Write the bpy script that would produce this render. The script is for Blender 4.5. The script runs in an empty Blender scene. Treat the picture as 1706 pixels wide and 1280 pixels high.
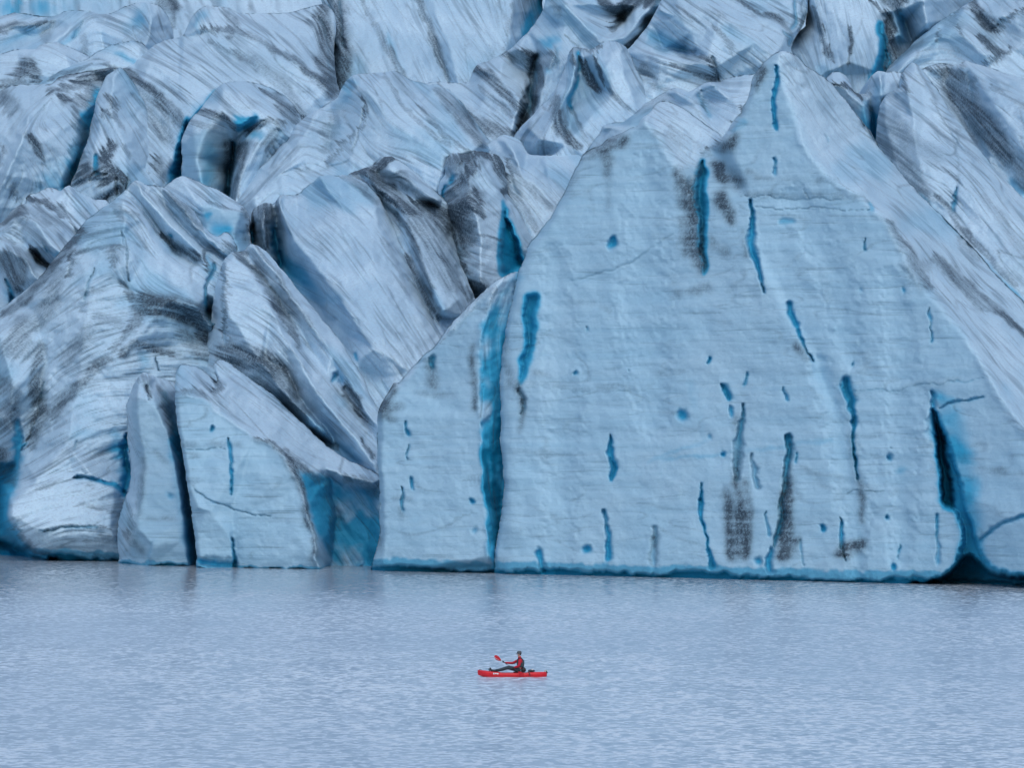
import bpy, bmesh, math, random
import numpy as np
from mathutils import Vector
from mathutils.geometry import delaunay_2d_cdt

# ---------------------------------------------------------------- camera, sky, light
scene = bpy.context.scene
LENS, F, H, YH = 200.0, 1706 * 200.0 / 36.0, 11.75, 693.0     # focal length, the same in pixels, eye height, horizon row
K = 0.783                                                     # metres per unit of the depth numbers below
cam_data = bpy.data.cameras.new("camera")
cam = bpy.data.objects.new("camera", cam_data)
scene.collection.objects.link(cam)
cam.location = (0, 0, H)
cam.rotation_euler = (math.radians(90), 0, 0)
cam_data.lens = LENS
cam_data.sensor_width = 36.0
cam_data.shift_y = (YH - 640) / 1706.0
cam_data.clip_start = 1.0
cam_data.clip_end = 6000.0
scene.camera = cam

SUN_EL, SUN_AZ = math.radians(50), math.radians(172)          # high, behind the camera and to its right
world = bpy.data.worlds.new("World")
scene.world = world
world.use_nodes = True
wt = world.node_tree
bg = wt.nodes["Background"]
sky = wt.nodes.new("ShaderNodeTexSky")
sky.sky_type = 'NISHITA'
sky.sun_disc = False
sky.sun_elevation = SUN_EL
sky.sun_rotation = SUN_AZ
sky.air_density = 1.0
sky.dust_density = 2.5
sky.ozone_density = 1.6
wt.links.new(sky.outputs[0], bg.inputs[0])
bg.inputs[1].default_value = 0.15
sd = bpy.data.lights.new("sun", 'SUN')
sd.energy = 0.5
sd.angle = math.radians(60)
sd.color = (0.90, 0.96, 1.0)
sun = bpy.data.objects.new("sun", sd)
scene.collection.objects.link(sun)
dv = Vector((math.sin(SUN_AZ) * math.cos(SUN_EL), math.cos(SUN_AZ) * math.cos(SUN_EL), math.sin(SUN_EL)))
sun.rotation_euler = dv.to_track_quat('Z', 'Y').to_euler()
sun.location = (0, 0, 100)
scene.view_settings.view_transform = 'Standard'
scene.view_settings.look = 'None'
scene.view_settings.exposure = 0.02
scene.view_settings.gamma = 1.0
scene.cycles.max_bounces = 6
scene.cycles.use_denoising = True

col = scene.collection


def tag(o, label=None, cat=None, group=None, kind=None):
    if label: o["label"] = label
    if cat: o["category"] = cat
    if group: o["group"] = group
    if kind: o["kind"] = kind
    return o


# ---------------------------------------------------------------- materials
def mat(name):
    m = bpy.data.materials.new(name)
    m.use_nodes = True
    return m, m.node_tree.nodes, m.node_tree.links, m.node_tree.nodes["Principled BSDF"]


def math_node(N, L, op, a, b=None, clamp=False):
    n = N.new("ShaderNodeMath"); n.operation = op; n.use_clamp = clamp
    for i, v in enumerate((a, b)):
        if v is None: continue
        if isinstance(v, (int, float)): n.inputs[i].default_value = v
        else: L.new(v, n.inputs[i])
    return n.outputs[0]


def mix_col(N, L, fac, a, b):
    n = N.new("ShaderNodeMix"); n.data_type = 'RGBA'
    for sock, v in ((n.inputs[0], fac), (n.inputs[6], a), (n.inputs[7], b)):
        if isinstance(v, (int, float)): sock.default_value = v
        elif isinstance(v, tuple): sock.default_value = (*v, 1)
        else: L.new(v, sock)
    return n.outputs[2]


def noise(N, L, scale, vec=None, detail=4, rough=0.6, stretch=None):
    tc = N.new("ShaderNodeTexCoord")
    v = tc.outputs["Object"]
    if stretch:
        mp = N.new("ShaderNodeMapping"); mp.inputs[3].default_value = stretch
        L.new(v, mp.inputs[0]); v = mp.outputs[0]
    n = N.new("ShaderNodeTexNoise"); n.inputs["Scale"].default_value = scale
    n.inputs["Detail"].default_value = detail; n.inputs["Roughness"].default_value = rough
    L.new(v, n.inputs["Vector"])
    return n.outputs["Fac"]


def ramp(N, L, fac, lo, hi, a=0.0, b=1.0):
    n = N.new("ShaderNodeMapRange"); n.interpolation_type = 'SMOOTHSTEP'
    L.new(fac, n.inputs[0])
    for i, v in zip((1, 2, 3, 4), (lo, hi, a, b)): n.inputs[i].default_value = v
    return n.outputs[0]


SLOPE_A, SLOPE_B = (0.55, 0.745, 0.875), (0.41, 0.605, 0.75)
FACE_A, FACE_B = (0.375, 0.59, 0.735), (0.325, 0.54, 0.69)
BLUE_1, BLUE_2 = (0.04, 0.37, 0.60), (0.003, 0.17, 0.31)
DIRT_A, DIRT_B = (0.070, 0.110, 0.150), (0.032, 0.054, 0.076)


def make_ice():
    m, N, L, P = mat("ice")
    at = N.new("ShaderNodeAttribute"); at.attribute_name = "ice"
    sp = N.new("ShaderNodeSeparateColor"); L.new(at.outputs["Color"], sp.inputs[0])
    dirt, blue, face, streak = sp.outputs[0], sp.outputs[1], sp.outputs[2], at.outputs["Alpha"]
    big = noise(N, L, 0.11, detail=5)
    grit = noise(N, L, 2.2, detail=5, rough=0.75)
    fine = noise(N, L, 4.5, detail=4, rough=0.75)
    bands = noise(N, L, 1.0, detail=6, rough=0.65, stretch=(0.035, 0.035, 1.6))
    slope = mix_col(N, L, ramp(N, L, big, 0.3, 0.7), SLOPE_A, SLOPE_B)
    slope = mix_col(N, L, ramp(N, L, streak, 0.45, 0.95, 0, 0.60), slope, (0.25, 0.375, 0.475))
    slope = mix_col(N, L, ramp(N, L, fine, 0.46, 0.70, 0, 0.50), slope, (0.33, 0.44, 0.56))
    slope = mix_col(N, L, ramp(N, L, grit, 0.52, 0.75, 0, 0.25), slope, (0.34, 0.40, 0.48))
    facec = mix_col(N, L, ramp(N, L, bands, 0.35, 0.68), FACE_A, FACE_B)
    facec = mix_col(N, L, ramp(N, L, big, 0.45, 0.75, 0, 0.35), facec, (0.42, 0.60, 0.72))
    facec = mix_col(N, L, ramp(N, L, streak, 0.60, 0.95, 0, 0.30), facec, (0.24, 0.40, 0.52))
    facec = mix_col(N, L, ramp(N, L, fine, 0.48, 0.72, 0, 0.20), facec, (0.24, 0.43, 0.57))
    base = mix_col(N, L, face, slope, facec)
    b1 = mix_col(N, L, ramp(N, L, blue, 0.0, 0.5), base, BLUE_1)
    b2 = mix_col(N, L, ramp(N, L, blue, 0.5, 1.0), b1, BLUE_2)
    dcol = mix_col(N, L, ramp(N, L, grit, 0.35, 0.65), DIRT_B, DIRT_A)
    dn = math_node(N, L, 'MULTIPLY', dirt, ramp(N, L, grit, 0.2, 0.6, 0.72, 1.12), True)
    dn = math_node(N, L, 'MULTIPLY', dn, ramp(N, L, fine, 0.25, 0.62, 0.55, 1.25), True)
    c = mix_col(N, L, dn, b2, dcol)
    L.new(c, P.inputs["Base Color"])
    P.inputs["Roughness"].default_value = 0.55
    P.inputs["Specular IOR Level"].default_value = 0.15
    bn = N.new("ShaderNodeBump"); bn.inputs["Strength"].default_value = 0.55; bn.inputs["Distance"].default_value = 0.22
    L.new(noise(N, L, 1.3, detail=6, rough=0.72), bn.inputs["Height"])
    L.new(bn.outputs[0], P.inputs["Normal"])
    return m


def make_water():
    m, N, L, P = mat("lake_water")
    patch = noise(N, L, 0.016, detail=3, stretch=(1.0, 0.45, 1))
    tc0 = N.new("ShaderNodeTexCoord"); s0 = N.new("ShaderNodeSeparateXYZ"); L.new(tc0.outputs["Object"], s0.inputs[0])
    silt = ramp(N, L, math_node(N, L, 'ADD', s0.outputs[1], math_node(N, L, 'MULTIPLY', patch, 60.0)), 370.0, 445.0)      # more silt close to the ice front
    wc = mix_col(N, L, ramp(N, L, patch, 0.35, 0.65), (0.49, 0.62, 0.73), (0.59, 0.72, 0.82))
    L.new(mix_col(N, L, silt, wc, (0.43, 0.50, 0.55)), P.inputs["Base Color"])
    P.inputs["Roughness"].default_value = 0.25
    P.inputs["IOR"].default_value = 1.33
    def wave(sc, stretch, det):
        tc = N.new("ShaderNodeTexCoord"); mp = N.new("ShaderNodeMapping"); mp.inputs[3].default_value = stretch
        L.new(tc.outputs["Object"], mp.inputs[0])
        n = N.new("ShaderNodeTexNoise"); n.inputs["Scale"].default_value = sc; n.inputs["Detail"].default_value = det
        L.new(mp.outputs[0], n.inputs["Vector"])
        v = N.new("ShaderNodeVectorMath"); v.operation = 'SUBTRACT'; v.inputs[1].default_value = (0.5, 0.5, 0.5)
        L.new(n.outputs["Color"], v.inputs[0]); return v.outputs[0]
    def vm(op, a, b=None, s=None):
        v = N.new("ShaderNodeVectorMath"); v.operation = op
        L.new(a, v.inputs[0])
        if b is not None: L.new(b, v.inputs[1]) if not isinstance(b, tuple) else setattr(v.inputs[1], "default_value", b)
        if s is not None: L.new(s, v.inputs["Scale"]) if not isinstance(s, float) else setattr(v.inputs["Scale"], "default_value", s)
        return v.outputs[0]
    # wind ripples as tilts of the surface: short chop, and longer low waves
    w = vm('ADD', vm('SCALE', wave(1.0, (2.8, 1.5, 1), 3), s=3.4), vm('SCALE', wave(0.25, (1.8, 0.5, 1), 2), s=0.7))
    amp = ramp(N, L, patch, 0.35, 0.62, 0.45, 1.0)
    tcw = N.new("ShaderNodeTexCoord"); sxyz = N.new("ShaderNodeSeparateXYZ"); L.new(tcw.outputs["Object"], sxyz.inputs[0])
    lee = ramp(N, L, sxyz.outputs[1], 300.0, 410.0, 1.0, 0.22)                    # calmer water under the ice
    dy = math_node(N, L, 'ABSOLUTE', math_node(N, L, 'SUBTRACT', sxyz.outputs[1], 257.0))
    wake = math_node(N, L, 'MULTIPLY', ramp(N, L, dy, 0.4, 1.8, 1.0, 0.0), math_node(N, L, 'MULTIPLY', ramp(N, L, sxyz.outputs[0], 1.4, 2.2), ramp(N, L, sxyz.outputs[0], 6.0, 24.0, 1.0, 0.0)))
    amp = math_node(N, L, 'MULTIPLY', amp, math_node(N, L, 'MULTIPLY', lee, math_node(N, L, 'SUBTRACT', 1.0, math_node(N, L, 'MULTIPLY', wake, 0.7))))
    w = vm('MULTIPLY', vm('SCALE', w, s=amp), (0.5, 1.0, 0.0))
    L.new(ramp(N, L, sxyz.outputs[1], 310.0, 400.0, 0.24, 0.12), P.inputs["Roughness"])
    up = vm('ADD', w, (0.0, 0.0, 1.0))
    L.new(vm('NORMALIZE', up), P.inputs["Normal"])
    return m


def simple(name, c, rough=0.5, c2=None, scale=12.0):
    m, N, L, P = mat(name)
    n = noise(N, L, scale, detail=4)
    c2 = c2 or tuple(x * 0.75 for x in c)
    L.new(mix_col(N, L, ramp(N, L, n, 0.35, 0.65), c, c2), P.inputs["Base Color"])
    P.inputs["Roughness"].default_value = rough
    return m


ICE = make_ice()
WATER = make_water()

# ---------------------------------------------------------------- array helpers for the ice
STEP = 1.7
rng = np.random.default_rng(7)


def to_world(px, py, d):
    d = d * K
    return (px - 853.0) / F * d, d, H + (YH - py) / F * d


def upnoise(shape, cell, seed):
    """smooth lattice noise, mean 0, about -1..1; cell in samples"""
    r = np.random.default_rng(seed)
    h, w = shape
    cy, cx = cell if isinstance(cell, tuple) else (cell, cell)
    gh, gw = int(h / cy) + 4, int(w / cx) + 4
    g = r.uniform(-1, 1, (gh, gw))
    yy = np.arange(h) / cy; xx = np.arange(w) / cx
    y0 = yy.astype(int); x0 = xx.astype(int)
    fy = yy - y0; fx = xx - x0
    fy = fy * fy * (3 - 2 * fy); fx = fx * fx * (3 - 2 * fx)
    a = g[y0][:, x0]; b = g[y0][:, x0 + 1]; c = g[y0 + 1][:, x0]; e = g[y0 + 1][:, x0 + 1]
    return (a * (1 - fx) + b * fx) * (1 - fy)[:, None] + (c * (1 - fx) + e * fx) * fy[:, None]


def fbm(shape, cell, octs, seed, gain=0.5):
    out = np.zeros(shape); a = 1.0; t = 0
    for o in range(octs):
        if cell < 1: break
        out += a * upnoise(shape, cell, seed + o * 17); t += a; a *= gain; cell /= 2.0
    return out / t


def blur(a, r):
    r = int(round(r))
    if r < 1: return a
    k = np.exp(-0.5 * (np.arange(-2 * r, 2 * r + 1) / r) ** 2); k /= k.sum()
    for ax in (0, 1):
        pad = [(0, 0), (0, 0)]; pad[ax] = (2 * r, 2 * r)
        b = np.pad(a, pad, mode='edge')
        out = np.zeros_like(a)
        n = a.shape[ax]
        for i, w in enumerate(k):
            out += w * (b[i:i + n] if ax == 0 else b[:, i:i + n])
        a = out
    return a


def sample(img, y, x):
    h, w = img.shape
    x = np.clip(x, 0, w - 1.001); y = np.clip(y, 0, h - 1.001)
    x0 = x.astype(np.int32); y0 = y.astype(np.int32)
    fx = x - x0; fy = y - y0
    i = y0 * w + x0; f = img.ravel()
    return (f[i] * (1 - fx) + f[i + 1] * fx) * (1 - fy) + (f[i + w] * (1 - fx) + f[i + w + 1] * fx) * fy


def lic(src, c2, s2, steps, stride=1):
    """smear noise along a direction field held as a double angle, so that it has no seams"""
    h, w = src.shape
    Y, X = np.mgrid[0:h, 0:w].astype(float)
    acc = src.ravel().copy(); cnt = 1.0
    A = 0.5 * np.arctan2(s2, c2); steps = max(2, int(steps / stride))
    for s in (1, -1):
        x = X.ravel().copy(); y = Y.ravel().copy()
        px = s * np.cos(A).ravel(); py = s * np.sin(A).ravel()
        for i in range(steps):
            if i % 2 == 0:
                a = 0.5 * np.arctan2(sample(s2, y, x), sample(c2, y, x))
                vx = np.cos(a); vy = np.sin(a)
                f = np.where(vx * px + vy * py < 0, -1.0, 1.0)
                px = vx * f; py = vy * f
            x = x + stride * px; y = y + stride * py
            wgt = 0.5 + 0.5 * math.cos(math.pi * (i + 1) / (steps + 1))
            acc += wgt * sample(src, y, x); cnt += wgt
    acc = acc.reshape(h, w)
    acc -= acc.mean(); acc /= acc.std() + 1e-9
    return acc


def smooth_line(pts, per=6.0, closed=False, jit=0.0, seed=0):
    """Catmull-Rom through the traced points, then a little roughness"""
    P = np.array(pts, float)
    n = len(P); out = []
    for i in range(n if closed else n - 1):
        p1, p2 = P[i], P[(i + 1) % n]
        p0 = P[i - 1] if (closed or i > 0) else p1
        p3 = P[(i + 2) % n] if (closed or i + 2 < n) else p2
        L = np.hypot(*(p2 - p1)[:2]); m = max(1, int(L / per))
        # limited tangents so long straight runs do not overshoot
        l0 = np.hypot(*(p1 - p0)[:2]) + 1e-6; l2 = np.hypot(*(p3 - p2)[:2]) + 1e-6
        t1 = 0.5 * ((p2 - p1) + (p1 - p0) * min(1, L / l0)) * (l0 > 1e-5)
        t2 = 0.5 * ((p2 - p1) + (p3 - p2) * min(1, L / l2))
        for k in range(m):
            t = k / m
            h00 = 2 * t ** 3 - 3 * t ** 2 + 1; h10 = t ** 3 - 2 * t ** 2 + t
            h01 = -2 * t ** 3 + 3 * t ** 2; h11 = t ** 3 - t ** 2
            out.append(h00 * p1 + h10 * t1 + h01 * p2 + h11 * t2)
    if not closed: out.append(P[-1])
    out = np.array(out)
    if jit:
        r = np.random.default_rng(seed)
        m = len(out)
        for wl, a in ((9, 1.0), (4, 0.6), (1.6, 0.45), (1, 0.2)):
            k = max(4, int(m / wl))
            for c in (0, 1):
                v = r.uniform(-1, 1, k)
                out[:, c] += jit * a * np.interp(np.linspace(0, k, m, endpoint=False), np.arange(k + 1), np.append(v, v[0]))
    return out


def seg_dist(X, Y, poly, closed=True):
    """distance to a polyline, with the nearest point"""
    best = np.full(X.shape, 1e18); bx = np.zeros(X.shape); by = np.zeros(X.shape)
    n = len(poly)
    for i in range(n if closed else n - 1):
        ax, ay = poly[i][:2]; cx, cy = poly[(i + 1) % n][:2]
        dx, dy = cx - ax, cy - ay; l2 = dx * dx + dy * dy + 1e-12
        t = np.clip(((X - ax) * dx + (Y - ay) * dy) / l2, 0, 1)
        qx = ax + t * dx; qy = ay + t * dy
        d = (X - qx) ** 2 + (Y - qy) ** 2
        m = d < best
        best[m] = d[m]; bx[m] = qx[m]; by[m] = qy[m]
    return np.sqrt(best), bx, by


def inside(X, Y, poly):
    ins = np.zeros(X.shape, bool)
    n = len(poly)
    for i in range(n):
        ax, ay = poly[i][:2]; cx, cy = poly[(i + 1) % n][:2]
        if ay == cy: continue
        c = ((ay > Y) != (cy > Y)) & (X < (cx - ax) * (Y - ay) / (cy - ay) + ax)
        ins ^= c
    return ins


def stroke(X, Y, pts, soft=False, wide=None):
    """0..1 profile of a tapered brush stroke; pts (x, y, half width)"""
    out = np.zeros(X.shape)
    if len(pts) == 1: pts = [pts[0], (pts[0][0], pts[0][1] + 0.5, pts[0][2])]
    for (ax, ay, aw), (cx, cy, cw) in zip(pts[:-1], pts[1:]):
        if soft: aw, cw = aw * 1.5 + 1.0, cw * 1.5 + 1.0
        wm = max(aw, cw) + 1
        j = np.nonzero((X[0] > min(ax, cx) - wm - 14) & (X[0] < max(ax, cx) + wm + 14))[0]
        i = np.nonzero((Y[:, 0] > min(ay, cy) - wm - 14) & (Y[:, 0] < max(ay, cy) + wm + 14))[0]
        if not len(i) or not len(j): continue
        sl = (slice(i[0], i[-1] + 1), slice(j[0], j[-1] + 1))
        x, y = WX[sl], WY[sl]
        dx, dy = cx - ax, cy - ay; l2 = dx * dx + dy * dy + 1e-12
        t = np.clip(((x - ax) * dx + (y - ay) * dy) / l2, 0, 1)
        w = aw + (cw - aw) * t + 0.3
        if wide is not None: w = w * (1 + np.clip((w - 1.5) / 2.5, 0, 1) * (0.40 + 0.55 * wide[sl]))
        d = np.hypot(x - ax - t * dx, y - ay - t * dy) / w
        v = np.clip((1.0 if soft or wide is not None else 1.3) * (1 - d), 0, 1)
        out[sl] = np.maximum(out[sl], v)
    return out * out * (3 - 2 * out)


def sstep(a, lo, hi):
    t = np.clip((a - lo) / (hi - lo), 0, 1)
    return t * t * (3 - 2 * t)


def water_row(x):
    """row of the photograph's waterline, which is where each front foot stands"""
    return np.interp(x, [-200, 0, 70, 200, 330, 540, 630, 830, 1000, 1200, 1400, 1600, 1706, 1900],
                     [926, 928, 932, 939, 946, 951.5, 952.5, 957, 960.6, 965.6, 970.6, 975.8, 980, 988])


def foot_depth(x):
    return H * F / (water_row(x) - YH) / K


WX = WY = None
SEED = [11]


def build_ice(name, out, cr=(), g=((0, 0, 45),), face=(), carve=(), dirt=(), blue=(), caves=(), bluep=(), rough=1.0, rnd=7, rd=2.2,
              smooth=2, label=None, cat="ice ridge", group=None, kind=None, edge=1.7, foot=None, step=None, back=30.0, grime=1.0, fsoft=6):
    """One block of ice: outline and creases (x, y, depth) become facets, then grooves, crevices and rounded edges,
    and a body going back behind it."""
    global WX, WY
    SEED[0] += 101; seed = SEED[0]
    st = step or STEP
    ol = smooth_line(out, closed=True, per=4.0, jit=edge, seed=seed)
    x0, x1 = ol[:, 0].min() - 3 * st, ol[:, 0].max() + 3 * st
    y0, y1 = ol[:, 1].min() - 3 * st, ol[:, 1].max() + 3 * st
    xs = np.arange(x0, x1, st); ys = np.arange(y0, y1, st)
    X, Y = np.meshgrid(xs, ys); sh = X.shape
    WX = X + 8 * fbm(sh, 26 / st, 4, seed + 1, 0.6); WY = Y + 8 * fbm(sh, 26 / st, 4, seed + 2, 0.6)
    # facets
    pv, pe, pd = [], [], []
    def addline(l, closed):
        b = len(pv)
        for p in l: pv.append(Vector((p[0], p[1]))); pd.append(p[2])
        for i in range(len(l) - (0 if closed else 1)): pe.append((b + i, b + (i + 1) % len(l)))
    addline(out, True)
    for c in cr:
        if len(c) == 1: pv.append(Vector(c[0][:2])); pd.append(c[0][2])
        else: addline(c, False)
    V, E, T, ov, oe, of = delaunay_2d_cdt(pv, pe, [], 0, 1e-4)
    vd = []
    for i, v in enumerate(V):
        if ov[i]: vd.append(pd[ov[i][0]])
        else:
            ds = sorted(((v - p).length, q) for p, q in zip(pv, pd))[:2]
            vd.append((ds[0][1] * ds[1][0] + ds[1][1] * ds[0][0]) / (ds[0][0] + ds[1][0] + 1e-9))
    D = np.full(sh, np.nan)
    for t in T:
        (ax, ay), (bx, by), (cx, cy) = [V[i] for i in t]
        den = (by - cy) * (ax - cx) + (cx - bx) * (ay - cy)
        if abs(den) < 1e-9: continue
        j0 = max(0, int((min(ax, bx, cx) - x0) / st)); j1 = int((max(ax, bx, cx) - x0) / st) + 2
        i0 = max(0, int((min(ay, by, cy) - y0) / st)); i1 = int((max(ay, by, cy) - y0) / st) + 2
        xx, yy = X[i0:i1, j0:j1], Y[i0:i1, j0:j1]
        a = ((by - cy) * (xx - cx) + (cx - bx) * (yy - cy)) / den
        b = ((cy - ay) * (xx - cx) + (ax - cx) * (yy - cy)) / den
        c = 1 - a - b
        m = (a >= -1e-6) & (b >= -1e-6) & (c >= -1e-6)
        sub = D[i0:i1, j0:j1]
        sub[m] = (a * vd[t[0]] + b * vd[t[1]] + c * vd[t[2]])[m]
    bad = np.isnan(D)
    for _ in range(400):                                    # grow outwards into the margin
        if not bad.any(): break
        for ax, s in ((0, 1), (0, -1), (1, 1), (1, -1)):
            r = np.roll(D, s, ax)
            m = np.isnan(D) & ~np.isnan(r)
            D[m] = r[m]
        bad = np.isnan(D)
    # warp facets a little so that creases wander
    ii = (WY - y0) / st; jj = (WX - x0) / st
    D = sample(D, 0.4 * (Y - y0) / st + 0.6 * ii, 0.4 * (X - x0) / st + 0.6 * jj)
    D = blur(D, smooth * 1.1 / st)
    # direction of the flow marks
    sx = np.zeros(sh); sy = np.zeros(sh)
    for gx, gy, ga in g:
        w = 1.0 / (((X - gx) ** 2 + (Y - gy) ** 2) + 200.0) ** 1.3
        sx += w * math.cos(math.radians(2 * ga)); sy += w * math.sin(math.radians(2 * ga))
    ang = 0.5 * np.arctan2(sy, sx) + 0.22 * fbm(sh, 60 / st, 2, seed + 3)
    fm = np.zeros(sh)
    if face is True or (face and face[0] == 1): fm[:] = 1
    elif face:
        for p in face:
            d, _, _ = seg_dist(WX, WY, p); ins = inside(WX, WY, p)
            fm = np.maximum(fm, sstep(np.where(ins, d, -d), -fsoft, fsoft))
    fang = 0.05 * fbm(sh, 90 / st, 2, seed + 5)
    cx2 = np.cos(2 * ang) * (1 - fm) + np.cos(2 * fang) * fm
    sx2 = np.sin(2 * ang) * (1 - fm) + np.sin(2 * fang) * fm
    ux, uy = cx2, sx2
    r = np.random.default_rng(seed + 4)
    k = 2 / st
    l1 = lic(r.normal(size=sh), ux, uy, int(16 * k))
    l2 = lic(upnoise(sh, 2.6 * k, seed + 6), ux, uy, int(26 * k), 1.4)
    l3 = lic(upnoise(sh, 8 * k, seed + 7), ux, uy, int(44 * k), 2.5)
    lump = fbm(sh, 42 / st, 4, seed + 8)
    lump2 = fbm(sh, 12 / st, 3, seed + 9)
    # relief: grooves along the flow, broader swells, fine pitting
    sl = 1 - fm
    fold = fbm(sh, 110 / st, 2, seed + 21)
    relief = rough * (sl * (0.10 * l3 + 0.045 * l2 + 0.030 * l1 + 0.40 * lump + 0.10 * lump2 + 0.9 * fold)
                      + fm * (0.018 * l3 + 0.010 * l2 + 0.006 * l1 + 0.38 * lump + 0.05 * lump2 + 0.5 * fold))
    D = D + relief
    # thin cracks and grooves: where smeared coarse noise crosses zero
    h1 = lic(upnoise(sh, 6 * k, seed + 41), ux, uy, int(40 * k), 2)
    h2 = lic(upnoise(sh, 15 * k, seed + 42), ux, uy, int(60 * k), 4)
    gate = sstep(fbm(sh, 70 / st, 3, seed + 43), -0.12, 0.35)
    gate2 = sstep(fbm(sh, 110 / st, 3, seed + 44), -0.05, 0.3)
    hair = np.maximum((1 - sstep(np.abs(h1), 0.0, 0.30)) * gate, (1 - sstep(np.abs(h2), 0.0, 0.16)) * gate2)
    D = D + rough * hair * (0.10 * sl + 0.022 * fm)
    h3 = lic(upnoise(sh, 34 * k, seed + 47), ux, uy, int(90 * k), 6)
    D = D - rough * (sl * (0.55 * np.minimum(np.abs(h3), 1.6) + 0.20 * np.minimum(np.abs(h2), 1.4) + 0.09 * np.minimum(np.abs(h1), 1.3))
                     + fm * (0.03 * np.minimum(np.abs(h2), 1.2) + 0.12 * upnoise(sh, (24 / st, 260 / st), seed + 61) + 0.03 * upnoise(sh, (8 / st, 120 / st), seed + 62)))
    ridge = 1 - np.abs(upnoise(sh, 20 / st, seed + 45) * 0.7 + upnoise(sh, 9 / st, seed + 46) * 0.5)
    D = D + rough * sl * 0.22 * ridge
    B = np.zeros(sh); Q = np.zeros(sh)
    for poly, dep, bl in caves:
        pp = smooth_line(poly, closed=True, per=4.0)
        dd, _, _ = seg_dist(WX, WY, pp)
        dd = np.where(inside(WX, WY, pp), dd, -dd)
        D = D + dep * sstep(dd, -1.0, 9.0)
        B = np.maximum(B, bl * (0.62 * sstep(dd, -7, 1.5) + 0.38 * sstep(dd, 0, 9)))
    for poly, s in bluep:
        dd, _, _ = seg_dist(WX, WY, poly)
        dd = np.where(inside(WX, WY, poly), dd, -dd)
        B = np.maximum(B, s * sstep(dd, -8, 10) * (0.80 + 0.22 * np.clip(l3, -1, 1) + 0.8 * lump + 0.3 * lump2))
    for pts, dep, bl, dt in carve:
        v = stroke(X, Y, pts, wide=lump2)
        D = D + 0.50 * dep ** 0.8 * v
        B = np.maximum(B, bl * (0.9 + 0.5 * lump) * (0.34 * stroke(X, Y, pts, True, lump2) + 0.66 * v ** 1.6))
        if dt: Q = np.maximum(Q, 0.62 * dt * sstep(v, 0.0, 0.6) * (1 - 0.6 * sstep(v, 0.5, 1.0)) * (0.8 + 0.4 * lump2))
    vert = 0.8 * sample(upnoise(sh, (110 / st, 15 / st), seed + 50), (WY - y0) / st, (WX - x0) / st) + 0.5 * sample(upnoise(sh, (60 / st, 8 / st), seed + 51), (WY - y0) / st, (WX - x0) / st)
    tex = 0.22 * l3 + 0.30 * l2 + 0.30 * l1 + 0.35 * lump2 + 0.3 * lump
    A = 0.5 * np.arctan2(uy, ux)
    fj = 3.2 * l1 + 2.6 * l2                                 # feathers the stains along the flow
    WX = WX + np.cos(A) * fj * (0.25 + 0.75 * sl); WY = WY + np.sin(A) * fj
    for pts, s in blue:
        v = stroke(X, Y, pts, True)
        B = np.maximum(B, s * v * (0.75 + 0.25 * np.clip(l3, -1, 1)))
    QF = np.zeros(sh)
    for pts, s in dirt:  # stain strokes; some also darken gullies, clefts and slits
        v = stroke(X, Y, pts, True)
        qs = np.clip(min(s, 1.5) * sstep(v, 0.0, 0.75) * (0.68 + 0.32 * tex), 0, 0.86)
        qf = min(s, 1.0) * 0.92 * sstep(v, 0.0, 0.3) * sstep(1.35 * v + 0.14 * l1 + 0.30 * lump + 0.20 * lump2 + 0.45 * vert, 0.15, 1.35) * 1.0
        Q = np.maximum(Q, qs * sl); QF = np.maximum(QF, qf)
    if dirt and fm.max() > 0: Q = np.maximum(Q, fm * np.clip(blur(QF, 3.6 / st) * (0.95 + 0.04 * l1 + 0.10 * l2 + 0.25 * vert), 0, 0.84))
    # bluer, denser ice in broad patches
    tint = fbm(sh, 120 / st, 3, seed + 71) + 0.12 * l3
    B = np.maximum(B, 0.17 * sl * sstep(tint, 0.08, 0.55) + 0.07 * fm * sstep(tint, 0.0, 0.6))
    B = blur(B, 1.9 / st)
    # thin general grime following the grooves, in patches
    patch = sstep(fbm(sh, 150 / st, 3, seed + 31), -0.25, 0.45)
    fine = 0.50 * l1 + 0.34 * l2 + 0.14 * l3
    Q = np.maximum(Q, grime * sl * (0.36 * patch * sstep(fine, -0.1, 1.7) + 0.22 * sstep(fine, 0.7, 2.2)))
    Q = np.maximum(Q, grime * fm * 0.26 * sstep(0.22 * l3 + 0.42 * l2 + 0.32 * l1 + 0.6 * lump, 0.85, 2.1))
    Q = np.maximum(Q, grime * hair * (0.36 * sl + 0.26 * fm) * (0.55 + 0.45 * np.clip(0.5 + 0.5 * l1, 0, 1)))
    streak = np.clip(0.5 + 0.15 * l2 + 0.15 * l1 + 0.10 * l3, 0, 1)
    # inside test, rounded edge
    dist, qx, qy = seg_dist(X, Y, ol)
    ins = inside(X, Y, ol)
    t = np.clip(dist / (rnd * 1.0), 0, 1)
    D = D + rd * (1 - np.sqrt(1 - (1 - t) ** 2)) * np.where(ins, 1, 1)
    if foot:                                                # undercut at the waterline, coloured darker blue towards the water
        wr = water_row(X)
        lo = sstep(Y - wr + 8 * lump + 4 * lump2 + 5 * fbm(sh, 90 / st, 2, seed + 12), -foot[0], -foot[0] * 0.35)
        D = D + 0.4 * foot[1] * lo
        up_ = sstep(Y - wr + 4 * lump + 5 * lump2, -foot[0] * 2.1, -foot[0] * 1.5)
        B = np.maximum(B, np.maximum(foot[2] * lo, 0.34 * up_)); Q = np.maximum(Q, 0.16 * up_ * (1 - lo))
        Q = Q * (1 - 0.8 * lo)
    # cells
    cell = ins[:-1, :-1] | ins[:-1, 1:] | ins[1:, :-1] | ins[1:, 1:]
    # leave out cells with a corner too far outside
    far = (~ins) & (dist > 1.6 * st)
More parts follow.
